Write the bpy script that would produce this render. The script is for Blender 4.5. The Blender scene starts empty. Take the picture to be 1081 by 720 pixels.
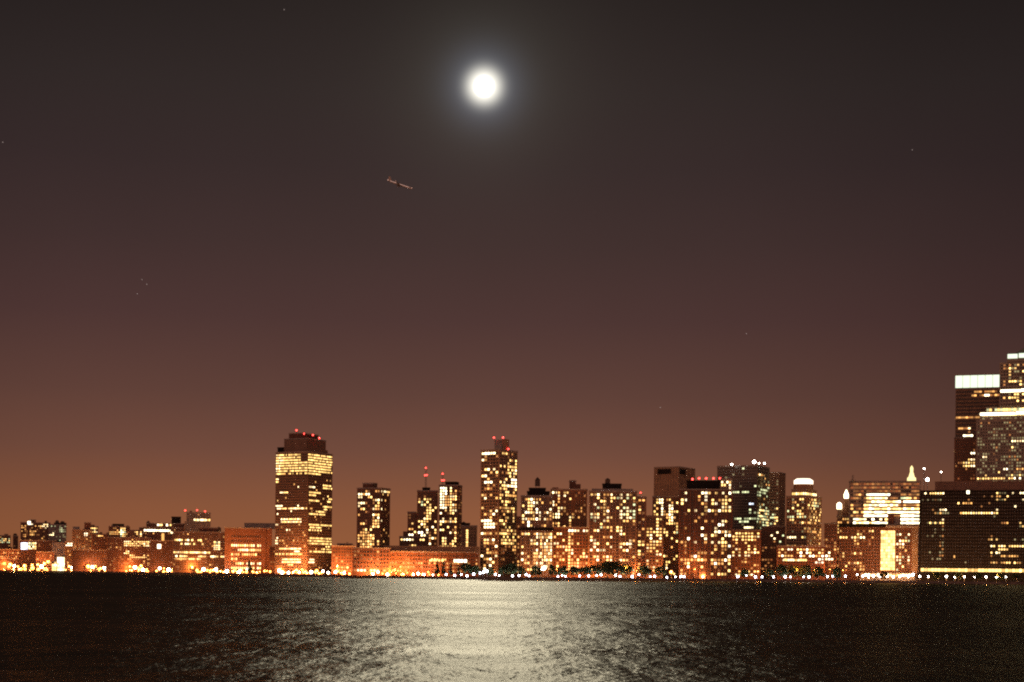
import bpy, bmesh, math, random
from mathutils import Vector, Matrix
random.seed(11)
R = math.radians
scn = bpy.context.scene
col = scn.collection

# ------------------------------------------------------------------ camera model
F, CX, CY, CAMZ, ROLL = 1663.0, 540.5, 606.0, 5.2, R(0.6)
cr, sr = math.cos(ROLL), math.sin(ROLL)
GZ = 2.0                                   # street level above the river

def tang(px, py):
    dx, dy = px - CX, py - CY
    return (dx * cr + dy * sr) / F, -(-dx * sr + dy * cr) / F
def at(px, py, Y):
    tx, tz = tang(px, py)
    return Vector((tx * Y, Y, CAMZ + tz * Y))
def proj(P):
    a, b = P[0] / P[1] * F, -(P[2] - CAMZ) / P[1] * F
    return CX + a * cr - b * sr, CY + a * sr + b * cr

cd = bpy.data.cameras.new('camera')
cam = bpy.data.objects.new('camera', cd); col.objects.link(cam)
cd.sensor_fit = 'HORIZONTAL'; cd.sensor_width = 36
cd.lens = 36 * F / 1081
cd.shift_y = (CY - 360) / 1081
cd.clip_start = 0.5; cd.clip_end = 90000
cam.location = (0, 0, CAMZ)
cam.rotation_euler = (Matrix.Rotation(ROLL, 3, 'Y').transposed() @ Matrix.Rotation(R(90), 3, 'X')).to_euler()
scn.camera = cam

# ------------------------------------------------------------------ materials
def nodes(name):
    m = bpy.data.materials.new(name); m.use_nodes = True
    nt = m.node_tree
    return m, nt, nt.nodes['Principled BSDF']
def surf(name, c, rough=0.8, var=0.25, scale=0.15, metal=0.0, bands=0.0):
    m, nt, b = nodes(name)
    tc = nt.nodes.new('ShaderNodeNewGeometry')
    n = nt.nodes.new('ShaderNodeTexNoise'); n.inputs['Scale'].default_value = scale; n.inputs['Detail'].default_value = 5
    nt.links.new(tc.outputs['Position'], n.inputs['Vector'])
    r = nt.nodes.new('ShaderNodeValToRGB')
    r.color_ramp.elements[0].position = .3; r.color_ramp.elements[1].position = .7
    r.color_ramp.elements[0].color = [x * (1 - var) for x in c] + [1]
    r.color_ramp.elements[1].color = [min(1, x * (1 + var)) for x in c] + [1]
    nt.links.new(n.outputs['Fac'], r.inputs['Fac'])
    out = r.outputs['Color']
    if bands:                                # courses of a different stone at every storey
        sx = nt.nodes.new('ShaderNodeSeparateXYZ'); nt.links.new(tc.outputs['Position'], sx.inputs[0])
        mm = nt.nodes.new('ShaderNodeMath'); mm.operation = 'MULTIPLY'; mm.inputs[1].default_value = 1 / 3.3
        nt.links.new(sx.outputs['Z'], mm.inputs[0])
        fr = nt.nodes.new('ShaderNodeMath'); fr.operation = 'FRACT'; nt.links.new(mm.outputs[0], fr.inputs[0])
        lt = nt.nodes.new('ShaderNodeMath'); lt.operation = 'LESS_THAN'; lt.inputs[1].default_value = 0.22
        nt.links.new(fr.outputs[0], lt.inputs[0])
        mx = nt.nodes.new('ShaderNodeMix'); mx.data_type = 'RGBA'
        nt.links.new(lt.outputs[0], mx.inputs['Factor']); nt.links.new(out, mx.inputs['A'])
        mx.inputs['B'].default_value = [min(1, x * bands) for x in c] + [1]
        out = mx.outputs['Result']
    nt.links.new(out, b.inputs['Base Color'])
    b.inputs['Roughness'].default_value = rough; b.inputs['Metallic'].default_value = metal
    return m
def glow(name, c, s, sample=False):
    m, nt, b = nodes(name)
    b.inputs['Base Color'].default_value = (.1, .1, .1, 1)
    b.inputs['Roughness'].default_value = .3
    b.inputs['Emission Color'].default_value = (*c, 1)
    b.inputs['Emission Strength'].default_value = s
    m.cycles.emission_sampling = 'AUTO' if sample else 'NONE'
    return m
M = dict(
    brick=surf('brick', (.21, .098, .058), bands=1.25), darkbrick=surf('dark brick', (.13, .06, .04)),
    tan=surf('tan brick', (.33, .22, .14), bands=.8), beige=surf('limestone', (.42, .35, .26)),
    concrete=surf('concrete', (.30, .27, .24)), brown=surf('brown stone', (.21, .13, .09), bands=1.2),
    dark=surf('dark cladding', (.013, .011, .010), .7), glasswall=surf('curtain wall', (.06, .065, .06), .25, bands=1.6),
    granite=surf('granite', (.28, .25, .20), .6), roof=surf('roof bitumen', (.06, .055, .05)),
    tank=surf('cedar planks', (.10, .07, .05)), metal=surf('painted steel', (.12, .12, .12), .5),
    copper=surf('roof copper', (.11, .13, .10), .6), paving=surf('stone paving', (.20, .18, .16), scale=.05),
    asphalt=surf('asphalt', (.05, .05, .05), scale=.05), bark=surf('bark', (.09, .065, .045)),
    leaf=surf('leaves', (.05, .085, .03), .7, .5, .6), needle=surf('needles', (.035, .06, .03), .7, .4, .6),
    wall_stone=surf('quay stone', (.16, .13, .11), .8, .4, .1), lawn=surf('lawn', (.05, .08, .03)),
    white=surf('white render', (.6, .58, .54)),
    pane=surf('unlit glass', (.045, .042, .042), .15),
)
G = dict(
    W=glow('bright window', (1, .83, .52), 5.2), w=glow('white window', (1, .75, .38), 3.4),
    y=glow('yellow window', (1, .58, .18), 2.9), a=glow('amber window', (1, .46, .12), 1.4),
    d=glow('dim window', (1, .38, .10), .42), r=glow('faint red window', (1, .25, .06), .22),
    g=glow('greenish office window', (.92, 1, .52), 1.0), h=glow('dim olive window', (.85, .75, .35), .28),
    b=glow('blue white window', (.75, .85, 1), 3.0), p=glow('pale green crown light', (.86, 1, .76), 1.25),
    o=glow('golden office window', (1, .60, .17), 1.9),
)
GORDER = 'WbwpyogadhrN'
for k_ in list(G):
    for i_, f_ in enumerate((.5, 1.0, 1.55)):
        src = G[k_].copy(); src.name = G[k_].name + ' shade'; src.cycles.emission_sampling = 'NONE'
        e_ = src.node_tree.nodes['Principled BSDF'].inputs['Emission Strength']; e_.default_value *= f_
        G[k_ + str(i_)] = src
beacon_m = glow('red beacon', (1, .05, .04), 9)
lampw = glow('white lamp globe', (1, .88, .74), 26); lampo = glow('sodium lamp globe', (1, .30, .05), 8)
lampv = glow('cool lamp globe', (.92, .88, 1), 24)

for k_ in ('pane', 'dark'): M[k_].node_tree.nodes['Principled BSDF'].inputs['Specular IOR Level'].default_value = .15
# ------------------------------------------------------------------ object helpers
def tag(o, label=None, cat=None, group=None, kind=None):
    if label: o['label'] = label
    if cat: o['category'] = cat
    if group: o['group'] = group
    if kind: o['kind'] = kind
    return o
def empty(name, loc):
    o = bpy.data.objects.new(name, None); col.objects.link(o); o.location = loc
    return o
def link(name, me, parent=None, loc=None, rz=0):
    o = bpy.data.objects.new(name, me); col.objects.link(o)
    if parent: o.parent = parent
    if loc is not None: o.location = loc
    o.rotation_euler = (0, 0, rz)
    return o
class MB:
    def __init__(s): s.v = []; s.f = []; s.mi = []
    def quadbox(s, P, U, V, z0, z1, mi=0, top=None):
        """box on plan corner P with edge vectors U, V (2-D) from z0 to z1"""
        n = len(s.v); c = [P, P + U, P + U + V, P + V]
        s.v += [(p.x, p.y, z0) for p in c]
        if top is None: s.v += [(p.x, p.y, z1) for p in c]
        else:
            m = P + (U + V) / 2
            s.v += [(m.x + (p.x - m.x) * top, m.y + (p.y - m.y) * top, z1) for p in c]
        s.f += [[n + i for i in q] for q in ((0, 3, 2, 1), (4, 5, 6, 7), (0, 1, 5, 4), (1, 2, 6, 5), (2, 3, 7, 6), (3, 0, 4, 7))]
        s.mi += [mi] * 6
    def tube(s, x, y, prof, n=10, mi=0):
        b = len(s.v)
        for (r, z) in prof:
            for i in range(n):
                a = 2 * math.pi * i / n; s.v.append((x + r * math.cos(a), y + r * math.sin(a), z))
        for k in range(len(prof) - 1):
            for i in range(n):
                j = (i + 1) % n
                s.f.append([b + k * n + i, b + k * n + j, b + (k + 1) * n + j, b + (k + 1) * n + i]); s.mi.append(mi)
        s.f.append([b + i for i in reversed(range(n))]); s.f.append([b + (len(prof) - 1) * n + i for i in range(n)]); s.mi += [mi, mi]
    def mesh(s, name, mats, off=(0, 0, 0), smooth=False):
        me = bpy.data.meshes.new(name)
        me.from_pydata([(a - off[0], b - off[1], c - off[2]) for a, b, c in s.v], [], s.f)
        for m in mats: me.materials.append(m)
        me.polygons.foreach_set('material_index', s.mi)
        if smooth: me.polygons.foreach_set('use_smooth', [True] * len(s.f))
        me.update(); return me
def v2(p): return Vector((p[0], p[1]))

_box = {}
def winmesh(w, h, key):                     # one window: a glass box 0.5 m deep, half of it in the wall
    k = (round(w, 1), round(h, 1), key)
    if k not in _box:
        b = MB(); b.quadbox(Vector((-w / 2, -.06)), Vector((w, 0)), Vector((0, .4)), -h / 2, h / 2)
        _box[k] = b.mesh('window', [G[key] if key != 'N' else M['pane']])
    return _box[k]
ball = bmesh.new(); bmesh.ops.create_icosphere(ball, subdivisions=2, radius=1)
def ballmesh(r, m, name='globe'):
    k = (r, m.name, name)
    if k not in _box:
        me = bpy.data.meshes.new(name); b = ball.copy(); bmesh.ops.scale(b, vec=(r, r, r), verts=b.verts); b.to_mesh(me); b.free()
        me.materials.append(m); me.polygons.foreach_set('use_smooth', [True] * len(me.polygons)); _box[k] = me
    return _box[k]

class Face:
    def __init__(s, P, d, n, w, z0, z1, front): s.P, s.d, s.n, s.w, s.z0, s.z1, s.front = P, d, n, w, z0, z1, front
class Bld:
    def __init__(s, name, label, cat, xl, xc, xr, yt, D, mat, th=0, depth=26, yb=None, group=None, par=True):
        s.D, s.th, s.depth = D, R(th), depth
        s.mid = (xl + xr) / 2
        C = at(s.mid, 600, D)
        s.phi = math.atan2(C.x, C.y)
        s.loc = Vector((C.x, C.y, GZ))
        s.root = tag(empty(name, s.loc), label, cat, group)
        s.wins = []                          # (priority, key, pos, rz, w, h)
        s.main = s.vol(xl, xc, xr, yt, yb, mat, name='wall', par=par)
    def vol(s, xl, xc, xr, yt, yb=None, mat='brick', off=0, depth=None, name='wall', par=True, th=None, taper=None, sides=True):
        th = s.th if th is None else R(th)
        D = s.D + off
        ym = (yt + (yb if yb else 606)) / 2
        r = Vector((math.cos(s.phi), -math.sin(s.phi))); f = Vector((math.sin(s.phi), math.cos(s.phi)))
        u = r * math.cos(th) - f * math.sin(th); v = r * math.sin(th) + f * math.cos(th)
        C = v2(at(xc, ym, D))
        tl = tang(xl, ym)[0]; a = (C.x - tl * C.y) / (u.x - tl * u.y)
        if xr > xc and th > .01:
            tr = tang(xr, ym)[0]; b = (tr * C.y - C.x) / (v.x - tr * v.y)
        else:
            b = depth or s.depth
        z1 = at((xl + xr) / 2, yt, D).z
        z0 = GZ if yb is None else at((xl + xr) / 2, yb, D).z
        P = C - u * a
        m = MB(); m.quadbox(P, u * a, v * b, z0, z1, top=taper)
        link(name, m.mesh(name, [M[mat] if isinstance(mat, str) else mat], s.loc), s.root)
        if par and taper is None and a > 6:
            m = MB(); e = .35
            Q = P - u * e - v * e
            m.quadbox(Q, u * (a + 2 * e), v * .6, z1 - .3, z1 + 1.0)
            m.quadbox(Q + v * (b + 2 * e - .6), u * (a + 2 * e), v * .6, z1 - .3, z1 + 1.0)
            m.quadbox(Q + v * .6, u * .6, v * (b + 2 * e - 1.2), z1 - .3, z1 + 1.0)
            m.quadbox(Q + v * .6 + u * (a + 2 * e - .6), u * .6, v * (b + 2 * e - 1.2), z1 - .3, z1 + 1.0)
            link('parapet', m.mesh('parapet', [M['concrete'] if mat != 'dark' else M['dark']], s.loc), s.root)
        faces = [Face(P, u, -v, a, z0, z1, True), Face(C, v, u, b, z0, z1, th > .01),
                 Face(P + v * b, -v, -u, b, z0, z1, False)]
        if sides:
            for fc in faces:
                if not fc.front: s.grid(fc, pz=3.4, pu=3.4, p=.22, pal='yada')
        return faces
    def grid(s, fc, x0=None, x1=None, y0=None, y1=None, pu=3.0, pz=3.2, wf=.62, hf=.55, p=.3, pal='wyyaad', zones=(), dark=True, cl=.5, m=1.0):
        """windows on a wall: pitches in metres, chance p of being lit, zones = (x0,y0,x1,y1,p,pal) in the photo's own pixels"""
        def s_of(px):
            t = tang(px, (y0 or 560))[0]
            return (t * fc.P.y - fc.P.x) / (fc.d.x - t * fc.d.y)
        a0 = s_of(x0) if x0 is not None else m
        a1 = s_of(x1) if x1 is not None else fc.w - m
        a0 = max(.5, a0); a1 = min(fc.w - .5, a1)
        Dm = fc.P.y + fc.d.y * fc.w / 2
        ps = proj((fc.P.x + fc.d.x * fc.w / 2, Dm, 0))[0]
        zt = at(ps, y0, Dm).z if y0 is not None else fc.z1 - 1.3
        zb = at(ps, y1, Dm).z if y1 is not None else max(fc.z0 + .3, GZ + 3.5 if fc.z0 < GZ + 1 else fc.z0 + .3)
        nx = max(1, round((a1 - a0) / pu)); nz = max(1, round((zt - zb) / pz))
        if a1 - a0 < 1.2 or zt - zb < 1: return
        pu = (a1 - a0) / nx; pz = (zt - zb) / nz
        w, h = pu * wf, pz * hf
        rz = math.atan2(fc.d.y, fc.d.x)
        cw = [random.uniform(1 - cl, 1 + cl) for _ in range(nx)]; rw = [random.uniform(1 - cl, 1 + cl) for _ in range(nz)]
        for j in range(nz):
            z = zb + pz * (j + .5)
            prev = False
            for i in range(nx):
                q = fc.P + fc.d * (a0 + pu * (i + .5))
                px, py = proj((q.x, q.y, z))
                pp, pl = p, pal
                for zz in zones:
                    if zz[0] <= px <= zz[2] and zz[1] <= py <= zz[3]: pp, pl = zz[4], zz[5]
                pr = pp if pp >= .9 or pp == 0 else min(.95, pp * cw[i] * rw[j] * (1.15 if prev else .85))
                key = 'N'; prev = False
                if random.random() < pr: key = random.choice(pl) + random.choice('001122' if pp < .9 else '01112'); prev = True
                elif not dark: continue
                pri = GORDER.index(key[0]) + (0 if fc.front else 30) + random.random() * 1.5
                s.wins.append((pri, key, (q.x, q.y, z), rz, w, h))
        return s
    def row(s, fc, x0, x1, y, pal='y', pu=2.4, hpx=1.5, p=1.0, wf=.8):
        Dm = fc.P.y; hh = hpx * Dm / F
        s.grid(fc, x0, x1, y - hpx / 2, y + hpx / 2, pu=pu, pz=hh, wf=wf, hf=.95, p=p, pal=pal, dark=False)
    def beacons(s, pts, off=8, r=1.0, h=3):
        for (x, y) in pts:
            P = at(x, y, s.D + off)
            m = MB(); m.tube(P.x, P.y, [(.3, P.z - h), (.15, P.z)], 6)
            bp = link('beacon_mast', m.mesh('beacon_mast', [M['metal']], s.loc), s.root)
            link('beacon', ballmesh(round(r * .85, 2), beacon_m, 'beacon'), bp, P - s.loc)
    def antenna(s, x, yt, yb, off=8, r=.7):
        P, Q = at(x, yt, s.D + off), at(x, yb, s.D + off)
        m = MB()
        for k in range(3):
            a = k * 2.09
            m.tube(P.x + .9 * math.cos(a), P.y + .9 * math.sin(a), [(.22, Q.z), (.18, P.z)], 5)
        z = Q.z
        while z < P.z: m.tube(P.x, P.y, [(1.0, z), (1.0, z + .25)], 6); z += 2.2
        link('antenna', m.mesh('antenna', [M['metal']], s.loc), s.root)
    def tank(s, x, yt, yb, wpx=5, off=8):
        P, Q = at(x, yt, s.D + off), at(x, yb, s.D + off); r = wpx / 2 * s.D / F; hh = P.z - Q.z
        m = MB()
        for sx in (-.6, .6):
            for sy in (-.6, .6): m.tube(P.x + sx * r, P.y + sy * r, [(.2, Q.z - 1), (.2, Q.z + hh * .25)], 5)
        m.tube(P.x, P.y, [(r, Q.z + hh * .22), (r * .96, Q.z + hh * .75), (r * 1.05, Q.z + hh * .76), (.1, P.z)], 12)
        link('water_tank', m.mesh('water_tank', [M['tank']], s.loc), s.root)
    def band(s, fc, z0, z1, e=.5, mat='concrete', name='cornice'):
        m = MB(); m.quadbox(fc.P + fc.n * e - fc.d * e, fc.d * (fc.w + 2 * e), -fc.n * (e + .3), z0, z1)
        link(name, m.mesh(name, [M[mat] if mat in M else G[mat]], s.loc), s.root)
    def piers(s, fc, n, w=.7, e=.5, mat='brick', z1=None):
        for i in range(n + 1):
            m = MB(); m.quadbox(fc.P + fc.d * ((fc.w - w) * i / n) + fc.n * e, fc.d * w, -fc.n * (e + .2), fc.z0, (z1 or fc.z1) - .1)
            link('pilaster', m.mesh('pilaster', [M[mat]], s.loc), s.root)
    def panel(s, fc, x0, x1, y0, y1, key, name='lit_panel', e=.35, nx=1):
        s_of = lambda px: ((lambda t: (t * fc.P.y - fc.P.x) / (fc.d.x - t * fc.d.y))(tang(px, y0)[0]))
        a0, a1 = s_of(x0), s_of(x1); Dm = fc.P.y
        z1, z0 = at((x0 + x1) / 2, y0, Dm).z, at((x0 + x1) / 2, y1, Dm).z
        w = (a1 - a0) / nx
        for i in range(nx):
            m = MB(); m.quadbox(fc.P + fc.d * (a0 + i * w + .25) + fc.n * e, fc.d * (w - .5), -fc.n * (e + .2), z0, z1)
            link(name, m.mesh(name, [G[key]], s.loc), s.root)
    def done(s, cap=100):
        s.wins.sort(key=lambda t: t[0])
        rest = s.wins[cap:]
        for (_, key, p, rz, w, h) in s.wins[:cap]:
            link('window', winmesh(w, h, key), s.root, Vector(p) - s.loc, rz)
        if rest:
            keys = [k + v for k in GORDER[:-1] for v in '012'] + ['N']; b = MB()
            for (_, key, p, rz, w, h) in rest:
                d = Vector((math.cos(rz), math.sin(rz))); n = Vector((-d.y, d.x))
                b.quadbox(v2(p) - d * w / 2 - n * .06, d * w, n * .4, p[2] - h / 2, p[2] + h / 2, keys.index(key))
            o = link('window', b.mesh('window', [G[k] if k != 'N' else M['pane'] for k in keys], s.loc), s.root)
            o['kind'] = 'stuff'
        return s

# ------------------------------------------------------------------ river, ground, quay
SH = [(-260, 3600), (-60, 3150), (60, 2750), (150, 2400), (230, 2120), (290, 1850), (350, 1620), (420, 1450), (500, 1370),
      (600, 1400), (700, 1500), (800, 1560), (900, 1590), (1000, 1600), (1200, 1610), (1500, 1700)]
def shoreY(px):
    for (a, ya), (b, yb) in zip(SH, SH[1:]):
        if px <= b: return ya + (yb - ya) * max(0, (px - a)) / (b - a)
    return SH[-1][1]
pts = []
for i in range(-260, 1501, 20):
    P = at(i, 612, shoreY(i)); pts.append((P.x, P.y))
m = MB(); n = len(pts)
far = [(-30000, 3800)] + pts + [(30000, 1900)]
vs = [(x, y, GZ) for x, y in far] + [(30000, 60000, GZ), (-30000, 60000, GZ)]
me = bpy.data.meshes.new('ground'); me.from_pydata(vs, [], [list(range(len(vs)))]); me.materials.append(M['asphalt'])
tag(link('ground', me), kind='structure')
m = MB()
for (x0, y0), (x1, y1) in zip(far, far[1:]):
    P, Q = Vector((x0, y0)), Vector((x1, y1)); d = Q - P; nn = Vector((-d.y, d.x)).normalized()
    m.quadbox(P - nn * .25, d, nn * 1.5, -3, GZ + .55)
o = tag(link('quay_wall', m.mesh('quay_wall', [M['wall_stone']])), 'long low stone quay wall edging the far river bank', 'wall')
# promenade paving
m = bpy.data.meshes.new('promenade'); vv = []; ff = []
for k, (x, y) in enumerate(pts): vv += [(x, y + 1, GZ + .004), (x, y + 14, GZ + .004)]
for k in range(n - 1): ff.append([2 * k, 2 * k + 2, 2 * k + 3, 2 * k + 1])
m.from_pydata(vv, [], ff); m.materials.append(M['paving']); tag(link('promenade', m), kind='structure')

# water
wm, nt, b = nodes('river water')
N = nt.nodes.new
geo = N('ShaderNodeNewGeometry')
nt.nodes.remove(b)
def wave(sx, sy, scale, det, rg=.6):
    mp = N('ShaderNodeMapping'); mp.inputs['Scale'].default_value = (sx, sy, 1); nt.links.new(geo.outputs['Position'], mp.inputs['Vector'])
    t = N('ShaderNodeTexNoise'); t.inputs['Scale'].default_value = scale; t.inputs['Detail'].default_value = det; t.inputs['Roughness'].default_value = rg
    nt.links.new(mp.outputs['Vector'], t.inputs['Vector']); return t.outputs['Fac']
bp = None
for (sx, sy, sc_, det, dist) in ((1, .5, .8, 3, .17), (1, .42, .22, 5, .55), (1, .6, .03, 3, 1.4)):
    q = N('ShaderNodeBump'); q.inputs['Strength'].default_value = 1; q.inputs['Distance'].default_value = dist
    nt.links.new(wave(sx, sy, sc_, det), q.inputs['Height'])
    if bp: nt.links.new(bp.outputs['Normal'], q.inputs['Normal'])
    bp = q
rr = N('ShaderNodeMapRange'); rr.inputs['From Min'].default_value = .35; rr.inputs['From Max'].default_value = .65
rr.inputs['To Min'].default_value = .36; rr.inputs['To Max'].default_value = .46
nt.links.new(wave(.3, 1, .02, 5), rr.inputs['Value'])
gl = N('ShaderNodeBsdfGlossy'); gl.distribution = 'BECKMANN'; gl.inputs['Color'].default_value = (.17, .155, .12, 1)
nt.links.new(bp.outputs['Normal'], gl.inputs['Normal']); nt.links.new(rr.outputs[0], gl.inputs['Roughness'])
df = N('ShaderNodeBsdfDiffuse'); df.inputs['Color'].default_value = (.016, .016, .009, 1)
ads = N('ShaderNodeAddShader'); nt.links.new(gl.outputs[0], ads.inputs[0]); nt.links.new(df.outputs[0], ads.inputs[1])
nt.links.new(ads.outputs[0], nt.nodes['Material Output'].inputs['Surface'])
me = bpy.data.meshes.new('water')
me.from_pydata([(-30000, -3000, 0), (30000, -3000, 0), (30000, 6000, 0), (-30000, 6000, 0)], [], [[0, 1, 2, 3]])
me.materials.append(wm); tag(link('water', me), kind='structure')

# ------------------------------------------------------------------ buildings, left (up river)
def low(label, xl, xr, yt, D, mat, p=.25, pal='yadd', cat='building', name='row_building', zones=(), rows=(), pu=3.2, pz=3.4, depth=22, wf=.6, hf=.5, th=0, extra=None, cap=100, piers=0):
    B = Bld(name, label, cat, xl, xr, xr, yt, D, mat, th, depth)
    f = B.main[0]
    if p is not None: B.grid(f, pu=pu, pz=pz, p=p, pal=pal, zones=zones, wf=wf, hf=hf)
    for rw in rows: B.row(f, *rw)
    if piers: B.piers(f, piers, mat=mat)
    rs = random.Random(int(xl * 7 + yt))
    for _ in range(rs.randint(1, 3) if xr - xl > 9 else 0):
        w_x = rs.uniform(2, 5); a = rs.uniform(xl + .5, xr - w_x - .5)
        B.vol(a, a + w_x, a + w_x, yt - rs.uniform(.8, 2.4), yt, rs.choice(['darkbrick', 'dark', 'concrete', 'brown']), rs.uniform(9, 14), 5, 'roof_hut', par=False, sides=False)
    if extra: extra(B, f)
    return B.done(cap)

low('brick apartment block cut by left frame edge, pale green windows', -12, 11, 565.5, 3150, 'brick', .12, 'da', zones=((0, 568, 10, 575, .75, 'gyg'),))
low('narrow dark stair tower between two brick blocks at far left', 13.5, 19, 566, 3150, 'darkbrick', .08, 'd', name='stair_tower', extra=lambda B, f: B.tank(16, 563, 566, 4))
low('low red warehouse at far left, below the green windowed block', -20, 20.5, 580, 2960, 'brick', .35, 'adda', name='warehouse')
low('brick apartment block with bright top left lamp and patchy windows', 21.5, 53, 552, 3120, 'brick', .20, 'dadr',
    zones=((22, 552, 28, 570, .5, 'ad'), (41, 552, 52, 556, .95, 'wwy'), (47, 555, 50, 562, .8, 'wy'), (30, 552, 34, 555, .9, 'WW'), (31, 560, 38, 566, .7, 'aay')), name='apartment_block',
    extra=lambda B, f: (B.vol(31, 38, 38, 549, 552, 'darkbrick', 4, 10, 'penthouse'), B.panel(f, 29, 32.5, 550.2, 553, 'W', 'floodlight')))
low('grey apartment block topped by two round water tanks', 51, 70, 554, 3080, 'concrete', .10, 'gh', zones=((62, 557, 67, 562, .7, 'gg'), (52, 562, 57, 566, .6, 'w')), name='apartment_block',
    extra=lambda B, f: (B.vol(57, 70, 70, 552.4, 554, 'dark', 3, 10, 'penthouse'), B.tank(60.3, 549, 553, 4), B.tank(66, 550, 553, 4.5)))
low('dark loft block with a wide blue white lit strip of windows', 20.5, 60, 571, 2980, 'darkbrick', .05, 'd', name='loft_building',
    extra=lambda B, f: (B.grid(f, 22, 29.5, 573, 580.5, pu=4, pz=4.5, wf=.9, hf=.85, p=1, pal='b'), B.grid(f, 30, 38.5, 572.5, 580, pu=3.6, pz=3.6, wf=.7, hf=.7, p=.95, pal='wgyw')))
low('pale rendered block behind the floodlit pier shed', 55, 68, 573, 2940, 'white', .06, 'd')
low('low red brick terrace right of the dark loft block', 38, 57, 583, 2890, 'brick', .2, 'dad')
low('pale lit corner house left of the tan slab', 68.5, 77, 572, 2900, 'tan', .15, 'a', zones=((70, 573, 77, 577, .95, 'W'), (72, 578, 77, 581, .8, 'w')))
low('tan apartment slab with a dark rooftop house and lit top corner', 76, 97, 559.5, 2860, 'tan', .22, 'dah', name='apartment_block', piers=6, zones=((89, 563, 92, 567, .9, 'W'),),
    extra=lambda B, f: (B.vol(77, 84, 84, 556.5, 559.5, 'concrete', 3, 10, 'penthouse'), B.vol(89, 96, 96, 552, 559.5, 'darkbrick', 3, 10, 'penthouse')))
low('narrow block with yellow attic windows behind the tan slab', 94, 103.5, 556, 2950, 'brown', .3, 'a', zones=((94, 554, 104, 562, .8, 'yyw'),))
low('red brick block with two glowing attic windows beside the tan slab', 97, 117, 564, 2830, 'brick', .14, 'dr', zones=((101, 563, 110, 567, .7, 'aay'),))
low('long dark brown shed block below the tan slab', 76, 120, 581, 2760, 'darkbrick', .05, 'r', name='warehouse')
low('dark rooftop tower with amber upper windows and a white corner lamp', 114.5, 137, 556, 2800, 'darkbrick', .12, 'dr', name='apartment_block',
    zones=((115, 557, 126, 563, .85, 'aya'), (116, 562, 134, 565.5, .95, 'aya'), (127, 557, 133, 566, .9, 'gyW')), extra=lambda B, f: B.vol(119, 131, 131, 553.6, 556, 'dark', 3, 9, 'penthouse'))
low('wide red brick loft with rows of yellow windows on upper floors', 113, 160, 568, 2680, 'brick', .10, 'dar', name='loft_building', piers=8,
    zones=((130, 571, 159, 577, .9, 'yyyw'), (118, 577, 128, 579.5, .8, 'ad'), (130, 582, 137, 586, .9, 'wy'), (137, 585, 155, 589, .8, 'wyy'), (113, 590, 160, 600, .35, 'ad')))
low('stepped loft with a small water tank above the brick loft', 137, 160, 560, 2760, 'brown', .1, 'd', zones=((148, 560, 158, 567, .8, 'wwy'), (142, 561, 145, 564, .9, 'y')),
    extra=lambda B, f: (B.vol(147, 160, 160, 557.5, 560, 'brown', 2, 12, 'penthouse'), B.tank(156.5, 549.5, 557.5, 4)))
def rooftop_row(B, f):
    B.vol(155, 197, 197, 553, 558.5, 'darkbrick', 6, 14, 'penthouse'); B.vol(181, 191, 191, 546, 553, 'dark', 7, 8, 'penthouse')
    B.row(f, 152, 180, 560.2, 'WWw', 2.6, 2.0); B.row(f, 180, 207, 562.2, 'Ww', 2.6, 2.0); B.row(f, 164, 181, 554.3, 'Wwy', 3, 1.8, .8)
low('long dark office block with a bright white strip of windows along its top', 150, 208, 557.5, 2700, 'darkbrick', .1, 'da', name='office_block', extra=rooftop_row)
def tower_i(B, f):
    B.vol(194.5, 200, 200, 551, None, 'concrete', 5, 18); B.beacons([(195.5, 538.8), (208, 538.5), (216.5, 539.8)], r=1.3); B.row(f, 204.5, 222, 548.8, 'yw', 2.6, 2.2)
low('grey concrete tower with three red roof beacons and one lit floor', 196.5, 222, 541.5, 2550, 'concrete', .04, 'd', name='concrete_tower', extra=tower_i, piers=7)
low('low red building with a white wall lamp in the shade', 158, 187, 571, 2480, 'darkbrick', .08, 'rd', extra=lambda B, f: (B.panel(f, 166, 170, 574.5, 579, 'W', 'floodlight'), B.panel(f, 170.5, 173.5, 563, 571, 'a', 'sign')))
def block_j(B, f):
    for (a, b_, y, pl) in ((184, 213, 570.3, 'yyw'), (186, 215, 574.3, 'wyy'), (183, 222, 583.3, 'ywy'), (183, 237, 587.3, 'wyy'), (184, 212, 590.2, 'ya')): B.row(f, a, b_, y, pl, 3, 1.8, .88)
    B.grid(f, 225.5, 232.5, 571, 580.5, pu=3.4, pz=2.9, wf=.75, hf=.6, p=1, pal='ygw')
    B.vol(210, 231, 231, 557.5, 562, 'darkbrick', 6, 14, 'penthouse'); B.tank(231, 556, 562, 5)
low('broad loft block with five yellow window rows left of the brick school', 182, 238, 562, 2330, 'brown', .10, 'dar', name='loft_building', extra=block_j)
# pilastered brick block
B = Bld('brick_school', 'orange brick block with pilasters and a recessed window grid', 'building', 237, 287, 287, 558, 2130, 'brick', 0, 40)
f = B.main[0]
B.grid(f, 244, 276, 564, 602, pu=2.9, pz=5.9, wf=.6, hf=.45, p=.0, pal='y', zones=((244, 574.5, 276, 579, .9, 'yyw'), (250, 579.5, 276, 584, .85, 'wy'), (244, 585, 276, 590, .85, 'yay'), (244, 590.5, 276, 595.5, .75, 'wyy'), (244, 596, 276, 602, .9, 'yyw')), cl=.1)
for (a, b_) in ((237, 243.5), (277, 280.5), (284.5, 287)):
    B.vol(a, b_, b_, 557.5, None, 'brick', -2.5, 3, 'pilaster', par=False, sides=False)
B.vol(258, 292, 292, 553, 558, 'concrete', 18, 16, 'penthouse')
B.done()
# slender annexe behind
low('dark annexe between the brick school and the tall office tower', 284, 292, 577, 2060, 'darkbrick', .15, 'd')

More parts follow.
